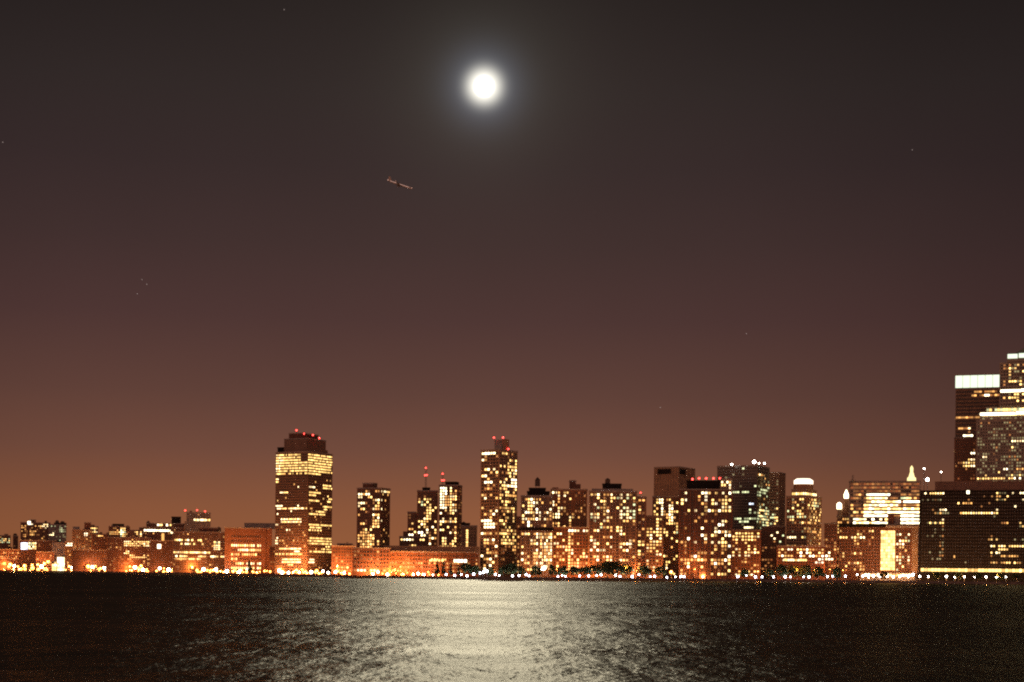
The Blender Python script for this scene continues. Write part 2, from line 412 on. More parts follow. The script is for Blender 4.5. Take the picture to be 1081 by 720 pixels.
# tall office tower with the glowing crown
B = Bld('office_tower', 'tallest left tower, glowing yellow top floors and four red beacons on its roof', 'office tower', 290.5, 324.5, 350.5, 477, 1950, 'brown', 36, yb=None)
fl, fr = B.main[0], B.main[1]
B.grid(fl, pu=2.1, pz=3.35, wf=.7, hf=.5, p=.03, pal='wya', cl=.2, m=.6, zones=(
    (290, 478, 327, 500.5, .97, 'oyoy'), (290, 478, 299, 498, 1, 'yyw'), (300, 498, 322, 501, .7, 'ao'), (318, 478, 325, 486, 0, 'y'), (290, 504, 296, 511, .95, 'yw'),
    (295, 518.5, 304, 522, .9, 'yw'), (290, 533, 298, 536.5, .9, 'w'), (292, 535.5, 325, 539.2, .9, 'yw'), (296, 545.5, 318.5, 553, 1, 'yw'), (290, 553, 294, 556.5, .8, 'w'),
    (295, 560, 325, 577, .2, 'dar'), (290, 566, 294, 574, .8, 'w'), (295, 577.5, 318, 580.7, .9, 'yw'), (311, 580, 318, 584, .9, 'w'), (290, 583.5, 318, 587, .85, 'yyo'), (297, 590.5, 318, 594.5, 1, 'wy'), (300, 595, 315, 598, .7, 'y')))
B.grid(fr, pu=2.5, pz=3.35, wf=.7, hf=.5, p=.06, pal='da', cl=.2, m=.6, zones=(
    (324, 474, 352, 501, .93, 'oyoy'), (345, 474, 352, 482, 0, 'y'), (326, 512.5, 333, 516, .9, 'w'), (341, 511.5, 350, 518, .8, 'oy'), (326, 519.5, 338, 523, .9, 'yo'), (326, 526.5, 337, 530, .9, 'yo'),
    (341, 524, 350, 531, .6, 'oy'), (341, 534.5, 352, 538, .85, 'yo'), (326, 540, 343, 544.5, .9, 'yo'), (326, 553, 352, 557.3, .9, 'yo'), (326, 557.4, 339, 560.5, .9, 'y'),
    (326, 568, 352, 575, .85, 'yoo'), (338, 577, 352, 580.5, .6, 'oy'), (326, 582, 352, 584.5, .7, 'oy'), (326, 590, 332, 594, .9, 'w')))
B.vol(324.5, 325.6, 346, 473, 477, 'brown', 3, par=False, sides=False)
B.vol(300, 324, 344, 463, 477, 'brown', 6, name='penthouse', sides=False); B.vol(305, 319, 336, 457.5, 463, 'darkbrick', 11, name='penthouse', sides=False)
B.vol(293, 308, 308, 472.5, 477, 'dark', 22, 10, name='penthouse', sides=False)
B.beacons([(313, 454.2), (320.7, 457.8), (330.3, 459.3), (337, 462.6)], 14, 1.15); B.done()

low('dark brown lofts between the tall office tower and the slab tower', 350, 378, 577, 1800, 'darkbrick', .18, 'adr', name='loft_building', zones=((350, 596, 378, 604, .5, 'yad'),),
    extra=lambda B, f: (B.vol(356, 372, 372, 574.5, 577, 'darkbrick', 4, 12, 'penthouse'), B.antenna(366.5, 572, 575, 6)))
# slab tower
B = Bld('apartment_tower', 'brown slab tower standing alone with one bright column of windows at its corner', 'apartment tower', 376.5, 401.5, 411.5, 515.5, 1620, 'brick', 25)
B.grid(B.main[0], pu=2.7, pz=3.0, wf=.6, hf=.62, p=.42, pal='yaadw', zones=((395, 515, 402, 576, .8, 'wyya'), (376, 516, 383, 537, .7, 'wwy'), (376, 556, 398, 580, .6, 'aya'), (386, 528, 394, 556, .22, 'dr'), (376, 516, 412, 518, .0, 'a')))
B.grid(B.main[1], pu=3.0, pz=3.0, wf=.5, hf=.6, p=.12, pal='da', zones=((402, 516, 412, 522, .4, 'wy'), (401, 518, 403.5, 550, .6, 'w')))
B.vol(383, 394, 394, 510.5, 515.5, 'darkbrick', 6, 10, 'penthouse', sides=False); B.done()
# long school by the water
B = Bld('school_building', 'long low orange brick school with pale roof strip, trees before it', 'school', 376, 505.5, 505.5, 583, 1560, 'brick', 0, 40)
f = B.main[0]
B.vol(404, 506, 506, 576.5, 583, 'tan', 10, 30, 'penthouse', par=False, sides=False)
B.grid(f, pu=2.6, pz=3.6, wf=.6, hf=.42, p=.16, pal='rdd', cl=.6, zones=((455, 589, 470, 594, .95, 'yyo'), (410, 594, 505, 604, .6, 'ada'), (376, 600, 400, 606, .7, 'yw')))
B.panel(f, 479, 493, 590.6, 593.6, 'W', 'lit_sign', nx=4); B.panel(f, 453, 469, 590.8, 592.6, 'y', 'lit_canopy', nx=5)
B.piers(f, 16, .8, .4, 'brick'); B.done()
low('low orange annexe under the slab tower', 372, 412, 579, 1540, 'brick', .3, 'dar', zones=((376, 600, 400, 606, .8, 'wy'),))

# stepped towers with masts
B = Bld('apartment_tower', 'left tower of the stepped pair, tall mast with two red lights', 'apartment tower', 440, 462, 462, 518.5, 1760, 'brick', 0, 26)
f = B.main[0]
B.grid(f, pu=2.9, pz=3.1, wf=.6, hf=.6, p=.30, pal='yadw', zones=((450, 516, 461, 521, .9, 'WW'), (440, 528, 450, 533, .85, 'gyy'), (451, 526, 456, 550, .8, 'yo'), (443, 549, 451, 556, .9, 'yyw'), (440, 560, 452, 566, .8, 'Ww'), (438, 535, 449, 545, .05, 'd')))
g = B.vol(430, 440.3, 440.3, 541, None, 'brick', 1, 22); B.grid(g[0], pu=2.9, pz=3.1, p=.3, pal='yad', zones=((430, 562, 441, 566, .9, 'Ww'),))
g = B.vol(421.5, 452, 452, 567, None, 'darkbrick', -5, 20); B.grid(g[0], pu=2.9, pz=3.1, p=.2, pal='yd', zones=((421, 568, 452, 571.5, .75, 'Wyw'),))
g = B.vol(425.5, 431, 431, 561, 568, 'darkbrick', 0, 14, sides=False)
B.vol(446, 454, 454, 515.5, 518.5, 'dark', 6, 10, 'penthouse'); B.antenna(449.6, 493, 516); B.beacons([(449.6, 494), (448.7, 501.7), (450.6, 501.5)], 7, .95, 1); B.done()
B = Bld('apartment_tower', 'right tower of the stepped pair, short mast and dark roof box', 'apartment tower', 463, 483, 487.5, 512.5, 1740, 'brick', 15)
B.grid(B.main[0], pu=2.8, pz=3.1, wf=.6, hf=.62, p=.36, pal='yadw', zones=((463, 514, 471, 538, .8, 'WwW'), (463, 540, 470, 552, .6, 'w'), (470, 524, 473.5, 533, .9, 'a'), (474, 514, 478, 552, .7, 'yyw'), (463, 572, 478, 580, .6, 'ya')))
B.grid(B.main[1], pu=2.6, pz=3.1, p=.25, pal='dr')
B.vol(470, 481.5, 481.5, 509.3, 512.5, 'dark', 5, 12, 'penthouse'); B.antenna(467.3, 499, 513); B.beacons([(467.3, 500.2), (466.6, 507), (468.6, 507)], 7, .95, 1); B.done()
low('narrow beige block with a single bright stair window strip', 486.5, 503.5, 555.5, 1700, 'tan', .0, 'd', name='apartment_block',
    extra=lambda B, f: (B.grid(f, 492, 494.3, 559, 578.5, pu=2.2, pz=2.4, wf=.9, hf=.8, p=1, pal='y'), B.tank(489.5, 550.5, 555.5, 4), B.vol(487, 496, 496, 553, 555.5, 'dark', 4, 10, 'penthouse')))

# ------------------------------------------------------------------ centre (park side towers)
B = Bld('apartment_tower', 'tallest centre tower, slim brown slab with boxes and three red beacons on top', 'apartment tower', 507, 526.5, 545.8, 475, 1560, 'tan', 38)
B.grid(B.main[0], pu=3.6, pz=3.15, wf=.7, hf=.6, p=.36, pal='wyad', zones=((507, 474.5, 522, 479, .95, 'WwW'), (507, 490, 512, 503, .6, 'yyo'), (511, 507, 519, 512, .9, 'W'), (512, 548, 522, 558, .9, 'Ww'), (520, 486, 527, 495, 0, 'd')))
B.grid(B.main[1], pu=3.2, pz=3.15, wf=.6, hf=.6, p=.48, pal='ayyod', zones=((526, 507, 538, 514, .6, 'wwy'), (537, 491, 546, 502, .85, 'wyy'), (539, 506, 546, 514, 1, 'WWw'), (526, 575, 546, 600, .22, 'adr'), (537, 519, 546, 527, .85, 'oa')))
B.vol(530.5, 533.5, 533.5, 463.5, 475, 'tan', 6, 6, 'lift_tower', sides=False); B.vol(522, 530, 530, 465, 475, 'concrete', 8, 8, 'penthouse', sides=False)
B.beacons([(521.5, 462), (531, 462), (536.5, 474)], 8, .95, 2); B.done()

B = Bld('apartment_tower', 'curved top tower with a tall water tank, bright white windows', 'apartment tower', 549.5, 583.5, 583.5, 524, 1470, 'brown', 0, 24)
f = B.main[0]
B.grid(f, y1=560, pu=2.6, pz=3.0, wf=.62, hf=.6, p=.5, pal='WwyWya', zones=((572, 524, 583, 560, .45, 'wad'),))
B.band(f, at(566, 560, 1470).z, at(566, 557, 1470).z, .9, 'dark')
B.grid(f, 550, 566, 562, 603, pu=2.6, pz=3.0, wf=.6, hf=.6, p=.42, pal='wyya')
B.grid(f, 566, 583, 562, 603, pu=1.9, pz=3.0, wf=.55, hf=.7, p=.75, pal='wyaaw')
B.piers(f, 7, .7, .5, 'tan'); g = B.vol(556.5, 580, 580, 519.5, 524, 'dark', 2, 18, 'penthouse', sides=False); B.vol(558.5, 576, 576, 516, 519.5, 'dark', 4, 14, 'penthouse', sides=False)
B.tank(567.5, 503.5, 516, 5.5, 10); B.done()
low('red side wing left of the curved top tower', 545, 549.5, 545, 1500, 'brick', .3, 'ad')

B = Bld('apartment_tower', 'reddish twin fronted tower right of the tank topped tower', 'apartment tower', 581, 619.5, 619.5, 517, 1520, 'brick', 0, 24)
f = B.main[0]
B.grid(f, pu=2.8, pz=3.0, wf=.58, hf=.6, p=.42, pal='yaaodw', zones=((583, 516, 592, 560, .55, 'ywa'), (601, 518, 607, 523, .95, 'WW'), (599, 540, 609, 549, .8, 'ywa'), (596, 520, 606, 528, .5, 'wy'), (608, 516, 620, 560, .25, 'ard')))
g = B.vol(583, 622, 622, 557, None, 'brick', -10, 12); B.grid(g[0], pu=2.8, pz=3.0, wf=.6, hf=.6, p=.45, pal='yaowa', zones=((600, 556, 608, 562, .9, 'Ww'), (599, 565, 601.5, 604, .9, 'yo'), (614, 556, 618, 562, .9, 'W'), (612, 590, 622, 604, .3, 'da')))
B.piers(f, 8, .7, .5, 'brick'); B.vol(583, 589.5, 589.5, 514.5, 517, 'brick', 4, 10, 'penthouse', sides=False); B.vol(601, 608, 608, 508, 517, 'darkbrick', 6, 12, 'penthouse', sides=False); B.vol(608, 613, 613, 511, 517, 'darkbrick', 6, 12, 'penthouse', sides=False)
B.done()

B = Bld('apartment_tower', 'broad grey brown tower with a dark turret and low water tank behind big trees', 'apartment tower', 621.5, 672, 672, 519, 1500, 'brown', 0, 26)
f = B.main[0]
B.grid(f, pu=3.0, pz=3.1, wf=.62, hf=.58, p=.36, pal='wyaaodg', zones=((622, 524, 633, 604, .52, 'wwyg'), (636, 528, 641, 536, .8, 'y'), (642, 525, 656, 545, .25, 'Wy'), (652, 519, 666, 528, .75, 'wwg'), (653, 536, 668, 548, .85, 'wgyw'), (652, 560, 668, 582, .65, 'wwy'), (643, 582, 668, 586.5, .85, 'wy'), (641, 589, 668, 594, .85, 'wy')))
B.piers(f, 9, .8, .6, 'tan'); B.vol(625, 668, 668, 517, 519, 'concrete', 3, 18, 'penthouse', sides=False)
B.vol(636, 656, 656, 511.5, 517, 'dark', 5, 14, 'penthouse', sides=False); B.tank(641.5, 504.5, 512, 5.5, 10)
g = B.vol(672, 682, 682, 525, None, 'brick', 3, 22); B.grid(g[0], pu=3.0, pz=3.1, p=.4, pal='ayod', zones=((672, 525, 682, 535, .3, 'ad'),))
B.beacons([(676.3, 520.2), (680.3, 525)], 6, .8, 2); B.done()
low('lower brown block in the gap left of the bare concrete tower', 681, 700, 545, 1535, 'brown', .5, 'yoaw', name='apartment_block', pu=2.9, pz=3.1)

B = Bld('telephone_tower', 'tall windowless brown tower with dark vents at its top corners', 'tower', 690, 716, 733, 493, 1950, 'tan', 25)
for fc in B.main[:2]:
    B.piers(fc, 9 if fc is B.main[0] else 5, 1.2, .5, 'tan')
f = B.main[0]
for (fc, a, b_) in ((B.main[0], 694.5, 708.5), (B.main[1], 717, 723.5)):
    s_of = lambda px: ((lambda t: (t * fc.P.y - fc.P.x) / (fc.d.x - t * fc.d.y))(tang(px, 495)[0]))
    m = MB(); m.quadbox(fc.P + fc.d * s_of(a) + fc.n * .8, fc.d * (s_of(b_) - s_of(a)), -fc.n * 1.2, at(700, 500, 1950).z, at(700, 494.5, 1950).z)
    link('vent', m.mesh('vent', [M['dark']], B.loc), B.root)
B.done()
B = Bld('apartment_tower', 'tower with bright ribbed window columns below the bare brown tower', 'apartment tower', 688.5, 717, 717, 524.5, 1580, 'brick', 0, 24)
f = B.main[0]
B.grid(f, pu=2.6, pz=3.0, wf=.58, hf=.62, p=.42, pal='yaoow', cl=.4, zones=((688, 524.5, 717, 527, .9, 'wyw'), (696.5, 527, 699.5, 548, .95, 'Ww'), (705, 531, 710.5, 553, .9, 'Wwy'), (700, 527, 705, 560, .4, 'a'), (689, 558, 717, 568, .4, 'wgy')))
B.done()
B = Bld('apartment_tower', 'dark capped tower with a row of five red beacons and tall bright windows', 'apartment tower', 717, 773, 773, 517, 1540, 'darkbrick', 0, 26)
f = B.main[0]
B.grid(f, pu=3.3, pz=3.5, wf=.62, hf=.62, p=.42, pal='Wyaawdyody', cl=.6, zones=((717, 517, 773, 521, .35, 'wy'), (743, 516, 748, 526, .95, 'W'), (760, 516, 773, 560, .5, 'wyyW'), (717, 553, 773, 575, .5, 'Wwya'), (755, 585, 766, 594, .95, 'WyW'), (717, 583, 773, 600, .5, 'yaaW')))
B.piers(f, 10, .8, .6, 'brick'); B.vol(725, 760, 760, 508, 517, 'dark', 3, 20, 'penthouse', sides=False)
g = B.vol(760.5, 772.5, 772.5, 506, 517, 'beige', 2, 20, 'penthouse', sides=False); B.grid(g[0], pu=2.6, pz=2.6, wf=.6, hf=.7, p=.45, pal='wyyg', m=.3, zones=((768, 505, 773, 518, .9, 'wyw'),))
B.beacons([(731, 505.8), (738, 505), (745.5, 505), (753.2, 505), (760, 505)], 6, 1.15, 2); B.done()

# dark glass tower
B = Bld('glass_tower', 'dark glass office tower with white floodlights on its roof edge', 'office tower', 756.5, 799, 812, 491.5, 2100, 'glasswall', 18)
B.grid(B.main[0], pu=3.4, pz=4, wf=.8, hf=.55, p=.05, pal='gh', cl=.2, zones=((773, 519.5, 781, 522.5, 1, 'g'), (784, 519, 792, 522, 1, 'g'), (790, 529, 796, 534, .8, 'b'), (776, 545, 800, 549, .85, 'gg'), (779, 549, 790, 553, .95, 'g'), (786, 554, 796, 558, 1, 'w'), (790, 536, 800, 542, .5, 'g')))
B.grid(B.main[1], pu=3.0, pz=4, wf=.8, hf=.55, p=.10, pal='gha', cl=.2, zones=((799, 499, 808, 502, .7, 'wa'), (803, 515, 812, 518, 1, 'g'), (799, 519, 808, 523, .6, 'g'), (799, 536, 812, 556, .6, 'ggy')))
g = B.vol(812, 822, 822, 499, None, 'tan', 12, 30); B.grid(g[0], pu=2.6, pz=4, wf=.7, hf=.5, p=.05, pal='h', zones=((812, 534, 822, 556, .7, 'gyh'),))
for (x, y, r) in ((772.5, 490.3, 1.3), (796.2, 487.6, 2.1), (801.3, 489, .8), (807, 489.2, 1.0)):
    P = at(x, y, B.D + 5); m = MB(); m.tube(P.x, P.y, [(.3, P.z - 6), (.2, P.z)], 6)
    q = link('floodlight_post', m.mesh('floodlight_post', [M['metal']], B.loc), B.root); link('floodlight', ballmesh(r, lampw, 'floodlight'), q, P - B.loc)
B.done()
low('mid rise brick block with yellow windows before the dark glass tower', 771.5, 803, 560, 1620, 'brick', .42, 'yowa', name='apartment_block', pu=3.0, pz=3.3, zones=((777, 561, 797, 572, .6, 'yoy'), (771, 590, 803, 603, .35, 'ard')))
low('dark office block right of the mid rise brick block', 803, 829, 556, 1750, 'darkbrick', .14, 'gdw', name='office_block', zones=((803, 578, 829, 604, .15, 'dr'), (800, 556, 829, 566, .25, 'wg')))
B = Bld('apartment_tower', 'rounded tower with a glowing white drum on top and golden shaft', 'apartment tower', 829.5, 852, 867, 524, 1640, 'tan', 22)
B.grid(B.main[0], pu=2.7, pz=3.1, wf=.6, hf=.6, p=.45, pal='ayohd', zones=((829, 552, 845, 575, .08, 'dh'), (831, 565, 841, 568, .95, 'w'), (840, 536, 852, 548, .75, 'ygo'), (830, 535, 838, 550, .7, 'yg')))
B.grid(B.main[1], pu=2.7, pz=3.1, wf=.6, hf=.6, p=.32, pal='haay', zones=((858, 524, 864, 540, .6, 'yg'), (852, 575, 868, 600, .15, 'dr')))
g = B.vol(835.5, 850, 862, 517, 524, 'tan', 5, name='penthouse', sides=False)
for q in g[:2]: B.grid(q, pu=2.0, pz=5.5, wf=.7, hf=.45, p=.95, pal='yow', m=.3)
C = at(848.2, 514, B.D + 16); k = B.D / F
m = MB(); m.tube(C.x, C.y, [(10.5 * k, C.z - 3 * k), (10.5 * k, C.z + 2.6 * k)], 20); link('drum', m.mesh('drum', [M['tan']], B.loc), B.root)
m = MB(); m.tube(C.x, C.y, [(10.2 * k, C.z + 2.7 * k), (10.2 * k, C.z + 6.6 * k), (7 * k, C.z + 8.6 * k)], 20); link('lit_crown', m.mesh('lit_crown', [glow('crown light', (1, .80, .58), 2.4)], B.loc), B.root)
B.done()
low('low wide building with a long yellow light strip under the drum topped tower', 820, 871, 577, 1615, 'brick', .35, 'ayad', rows=((826, 852, 591.2, 'yw', 2.4, 2.2),), zones=((824, 580, 858, 588, .6, 'yWa'), (820, 593, 871, 604, .04, 'r'), (858, 584, 871, 594, .7, 'Wap')))
low('slim dark red brick block with a thin bright corner strip', 870, 884, 553, 1680, 'brick', .25, 'adr', name='apartment_block', zones=((868, 583, 880, 592, .7, 'Ww'),))

# ------------------------------------------------------------------ right side
B = Bld('ornate_tower', 'small stepped tower crowned by two bright white lanterns', 'tower', 883, 897, 897, 545, 1900, 'brick', 0, 16)
B.grid(B.main[0], pu=3, pz=4, wf=.6, hf=.5, p=.8, pal='aao')
B.vol(888.5, 897, 897, 534, 545, 'brick', 3, 10, par=False); B.vol(891, 895.5, 895.5, 526, 534, 'brick', 5, 6, par=False, sides=False)
C = at(893.4, 522, B.D + 6); m = MB(); k = B.D / F
m.tube(C.x, C.y, [(2.4 * k, C.z - 4 * k), (2.5 * k, C.z), (1.6 * k, C.z + 2 * k), (.4 * k, C.z + 5 * k)], 10); link('lantern', m.mesh('lantern', [G['W']], B.loc), B.root)
C = at(886, 534, B.D + 4); m = MB()
m.tube(C.x, C.y, [(2.6 * k, C.z - 3.4 * k), (2.6 * k, C.z + 2 * k), (.8 * k, C.z + 3.6 * k)], 10); link('lantern', m.mesh('lantern', [G['W']], B.loc), B.root)
m = MB(); m.tube(C.x, C.y, [(2.2 * k, C.z - 14 * k), (2.2 * k, C.z - 3.3 * k)], 10); link('turret', m.mesh('turret', [M['beige']], B.loc), B.root)
B.done()
B = Bld('office_block', 'broad banded office block with dazzling white rows of lit floors', 'office block', 896, 972, 972, 508, 1850, 'beige', 0, 40)
f = B.main[0]
ztop = f.z1; nf = 12; fh = 3.6 * 1850 / F
for i in range(nf):
    y = 511 + i * 3.72
    z = at(934, y, 1850).z
    B.grid(f, 898, 970.5, y - .95, y + .95, pu=3.0, pz=1.9 * 1850 / F, wf=.93, hf=.98, p=.03, pal='a', cl=.1, dark=True, zones=((896, 508, 972, 522, .85, 'rddr'), (896, 522, 972, 553, .7, 'rdda'),  # dim glow in the top window rows stands in for lit concrete bands
        (915, 519.5, 941, 524, 1, 'W'), (914, 524, 938, 528, 1, 'yw'), (950, 524, 961, 528, 1, 'gy'), (914, 528, 950, 531.3, 1, 'wyW'), (955, 528, 972, 531.3, 1, 'W'), (905, 528, 913, 531, .5, 'y'),
        (910, 531.4, 948, 535, .95, 'wyW'), (912, 535, 972, 539, .97, 'yWy'), (912, 539, 972, 542.6, 1, 'WWw'), (912, 542.6, 937, 547, 1, 'WW'), (950, 542.6, 972, 547, 1, 'W'), (900, 539, 909, 544, .8, 'y'),
        (898, 547, 937, 554, .85, 'Wyw'), (950, 547, 972, 551, 1, 'W'), (950, 551, 972, 555, 1, 'W')))
    B.band(f, z + 1.9, z + 2.5, .3, 'beige', 'ledge')
B.antenna(900.3, 501.5, 508, 6); B.vol(898, 903, 903, 506.3, 508, 'beige', 5, 8, 'penthouse', sides=False); B.done()
# golden spire behind
B = Bld('spired_tower', 'golden floodlit pyramid spire rising behind the white lit office block', 'tower', 957, 967.5, 967.5, 509, 2500, 'beige', 0, 16)
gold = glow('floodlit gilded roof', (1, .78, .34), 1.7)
k = 2500 / F; C = at(962.3, 508, 2508)
m = MB()
m.tube(C.x, C.y, [(4.8 * k, C.z), (4.6 * k, C.z + 3.5 * k), (3.2 * k, C.z + 4.5 * k), (1.6 * k, C.z + 10 * k), (1.5 * k, C.z + 11 * k)], 8); link('gilded_roof', m.mesh('gilded_roof', [gold], B.loc), B.root)
m = MB(); m.tube(C.x, C.y, [(1.7 * k, C.z + 11 * k), (1.7 * k, C.z + 14 * k), (.3 * k, C.z + 16.5 * k)], 8); link('spire_lantern', m.mesh('spire_lantern', [gold], B.loc), B.root)
B.done()

B = Bld('brick_hall', 'red brick block with a tall glowing glass atrium and a sloping canopy roof', 'building', 885, 969, 969, 556, 1690, 'brick', 0, 40)
f = B.main[0]
B.grid(f, 886, 929, 559, 603, pu=3.1, pz=3.5, wf=.55, hf=.55, p=.2, pal='yadr', zones=((886, 562, 915, 568, .5, 'yow'),))
B.grid(f, 946, 961, 559, 603, pu=3.1, pz=3.5, wf=.55, hf=.55, p=.42, pal='wyag')
B.grid(f, 930, 945, 560, 602, pu=2.6, pz=3.4, wf=.88, hf=.88, p=1, pal='y', cl=.1)
B.vol(885, 935, 935, 552.5, 556, 'dark', -.8, 42, 'roof', par=False, sides=False)
B.vol(962.5, 969, 969, 556.5, None, 'tan', -2, 6, 'pilaster', par=False, sides=False)
B.vol(935, 970, 970, 554.8, 557.2, 'beige', -3, 30, 'canopy_roof', par=False, sides=False)
g = B.vol(938, 944, 944, 543, 553, 'darkbrick', 8, 8, 'lift_tower', sides=False); B.vol(944, 950, 950, 545, 553, 'concrete', 9, 8, 'penthouse', sides=False)
g = B.vol(908, 966, 966, 604.5, None, 'concrete', -9, 9, 'arcade', par=False, sides=False)
B.grid(g[0], 909, 965, 605.3, 609, pu=3.2, pz=3.4, wf=.75, hf=.7, p=.95, pal='WWwa'); B.done()

B = Bld('office_block', 'long black glass office block with a brown roof slab and glowing lobby strip', 'office block', 970.5, 1092, 1092, 517.5, 1650, 'dark', 0, 40)
f = B.main[0]
B.vol(987, 1096, 1096, 507, 517.5, 'brown', 12, 30, 'penthouse', par=False, sides=False)
B.grid(f, 973, 1090, 519, 599, pu=2.6, pz=3.55, wf=.62, hf=.5, p=.035, pal='hdw', cl=.5, zones=(
    (976, 520, 996, 524, .95, 'yw'), (978, 525.5, 993, 529, .6, 'hd'), (1052, 518, 1062, 528, .7, 'hy'), (1046, 523, 1068, 527, .8, 'yha'), (1075, 518, 1081, 528, .4, 'w'), (1008, 529, 1031, 533, .6, 'ay'), (992, 535, 1000, 539, .7, 'w'),
    (986, 539.5, 1020, 543.5, .75, 'yah'), (1021, 538.5, 1055, 543.5, .98, 'yyw'), (976, 550.5, 998, 554, .8, 'hyy'), (975, 554, 998, 592, .10, 'h'), (992, 555, 995.5, 590, .6, 'hd'), (1052, 550, 1070, 554, .6, 'ad'),
    (1044, 566.5, 1081, 571, .75, 'yha'), (1044, 573.5, 1081, 577.5, .9, 'ywy'), (1044, 580, 1081, 583.5, .8, 'yyw'), (1044, 586.5, 1081, 590, .6, 'da'), (1044, 592, 1081, 596, .85, 'yya'), (1074, 551, 1081, 560, .6, 'yh')))
B.panel(f, 1020.3, 1023.6, 518.6, 522, 'W', 'floodlight'); B.panel(f, 1006.5, 1008.5, 586.5, 589, 'a', 'sign')
B.row(f, 972, 1090, 602.0, 'oyo', 3.4, 3.4, 1, .88)
for i in range(3): B.band(f, f.z1 - 3 - i * 3.55, f.z1 - 2.6 - i * 3.55, .12, 'dark', 'ledge')
B.done()

B = Bld('office_tower', 'banded office tower with a broad pale green glowing top, at right', 'office tower', 1008, 1062, 1062, 394.5, 1950, 'brown', 0, 50)
f = B.main[0]
B.panel(f, 1008.5, 1056, 397, 409.8, 'p', 'lit_crown', .4, nx=6)
for i in range(26):
    y = 412.5 + i * 3.85
    B.grid(f, 1009, 1061, y, y + 1.9, pu=3.0, pz=2, wf=.93, hf=.95, p=.03, pal='dh', cl=.2, zones=(
        (1026, 413, 1056, 418, .7, 'da'), (1036, 413.5, 1045, 418, .9, 'Wa'), (1010, 437, 1036, 441, .85, 'aad'), (1012, 448.5, 1025, 453, .9, 'wda'), (1016, 457, 1028, 461, .95, 'W')))
    B.band(f, at(1035, y + 2.6, 1950).z, at(1035, y + 1.95, 1950).z, .35, 'tan', 'ledge')
g = B.vol(1006.7, 1030, 1030, 462, None, 'brick', -14, 20); B.grid(g[0], pu=3, pz=3.9, wf=.55, hf=.5, p=.12, pal='rd', zones=((1016, 485, 1030, 493, .8, 'oyw'), (1024, 476, 1031, 480, 1, 'W')))
B.done()
B = Bld('granite_tower', 'stepped stone tower with a dark pyramid roof, cut by right frame edge', 'office tower', 1030, 1184, 1184, 440, 1780, 'granite', 0, 60)
f = B.main[0]
B.grid(f, pu=2.9, pz=3.6, wf=.55, hf=.5, p=.42, pal='hhhhhd', cl=.2, zones=(
    (1030, 440, 1081, 446, .7, 'h'), (1029, 461, 1036, 465, .9, 'w'), (1030, 460, 1140, 463.5, .7, 'h'), (1067, 464, 1140, 467.5, 1, 'w'), (1066, 470, 1071, 473, 1, 'y'), (1024, 476, 1031, 480, 1, 'w'), (1036, 480, 1043, 484, .9, 'w'), (1059, 492, 1064, 496, 1, 'W'), (1073, 492, 1081, 497, .8, 'Wa'),
    (1040, 498.5, 1078, 502, .7, 'yh'), (1032, 502, 1072, 507, .9, 'yoy'), (1069, 502, 1072, 507, 1, 'W'), (1076, 502, 1079, 507, 1, 'W')))
B.row(f, 1034, 1140, 437.3 + 3.2, 'h', 3, 1.2, .6)
g = B.vol(1034, 1180, 1180, 436.2, 440, 'granite', 2, 56, par=False, sides=False); B.panel(g[0], 1034.5, 1071.5, 436.2, 438.8, 'W', 'lit_cornice', .5); B.panel(g[0], 1072.5, 1179, 436.2, 438.8, 'W', 'lit_cornice', .5)
g = B.vol(1036.5, 1177, 1177, 431.5, 436.2, 'granite', 4, 50, par=False, sides=False); B.grid(g[0], pu=1.6, pz=4, wf=.8, hf=.7, p=1, pal='ygy', m=.2)
g = B.vol(1041, 1173, 1173, 426, 431.5, 'granite', 6, 46, par=False, sides=False); B.grid(g[0], pu=3, pz=5, wf=.9, hf=.7, p=.93, pal='oyg', m=.2)
g = B.vol(1055, 1159, 1159, 379, 426, 'granite', 9, 40, par=False, sides=False)
B.grid(g[0], pu=3.0, pz=3.7, wf=.7, hf=.5, p=.30, pal='hady', cl=.6, zones=((1063, 390, 1081, 405, .45, 'yoh'), (1062, 417, 1075, 425, .7, 'yoy'), (1057, 380, 1064, 400, .12, 'd')))
B.panel(g[0], 1056, 1078, 411.8, 414.3, 'W', 'lit_cornice', .5); B.panel(g[0], 1078, 1158, 411.8, 414.3, 'W', 'lit_cornice', .5)
g = B.vol(1063, 1151, 1151, 373.8, 379, 'granite', 12, 34, par=False, sides=False); B.panel(g[0], 1063.5, 1074.5, 374, 378.6, 'p', 'lit_cornice', .5); B.panel(g[0], 1075.3, 1150, 374, 378.6, 'p', 'lit_cornice', .5)
B.vol(1065, 1149, 1149, 349, 373.8, 'copper', 13, 32, 'pyramid_roof', par=False, sides=False, taper=.03)
B.done()
# lights on distant masts beside the spire
for (x, y, r, lb) in ((975.6, 494.7, .8, 'thin mast with a small white light, right beside the golden spire'), (993.5, 498.3, .8, 'thin mast with a small pinkish light, nearest the stone tower'), (979, 506.4, 2.0, 'short mast with a dazzling white floodlight above the black glass block')):
    P = at(x, y, 1990); rt = tag(empty('light_mast', (P.x, P.y, GZ)), lb, 'light mast')
    m = MB(); m.tube(P.x, P.y, [(.8, GZ), (.3, P.z)], 8); link('mast', m.mesh('mast', [M['metal']], rt.location), rt); link('floodlight', ballmesh(r, lampw, 'floodlight'), rt, P - rt.location)

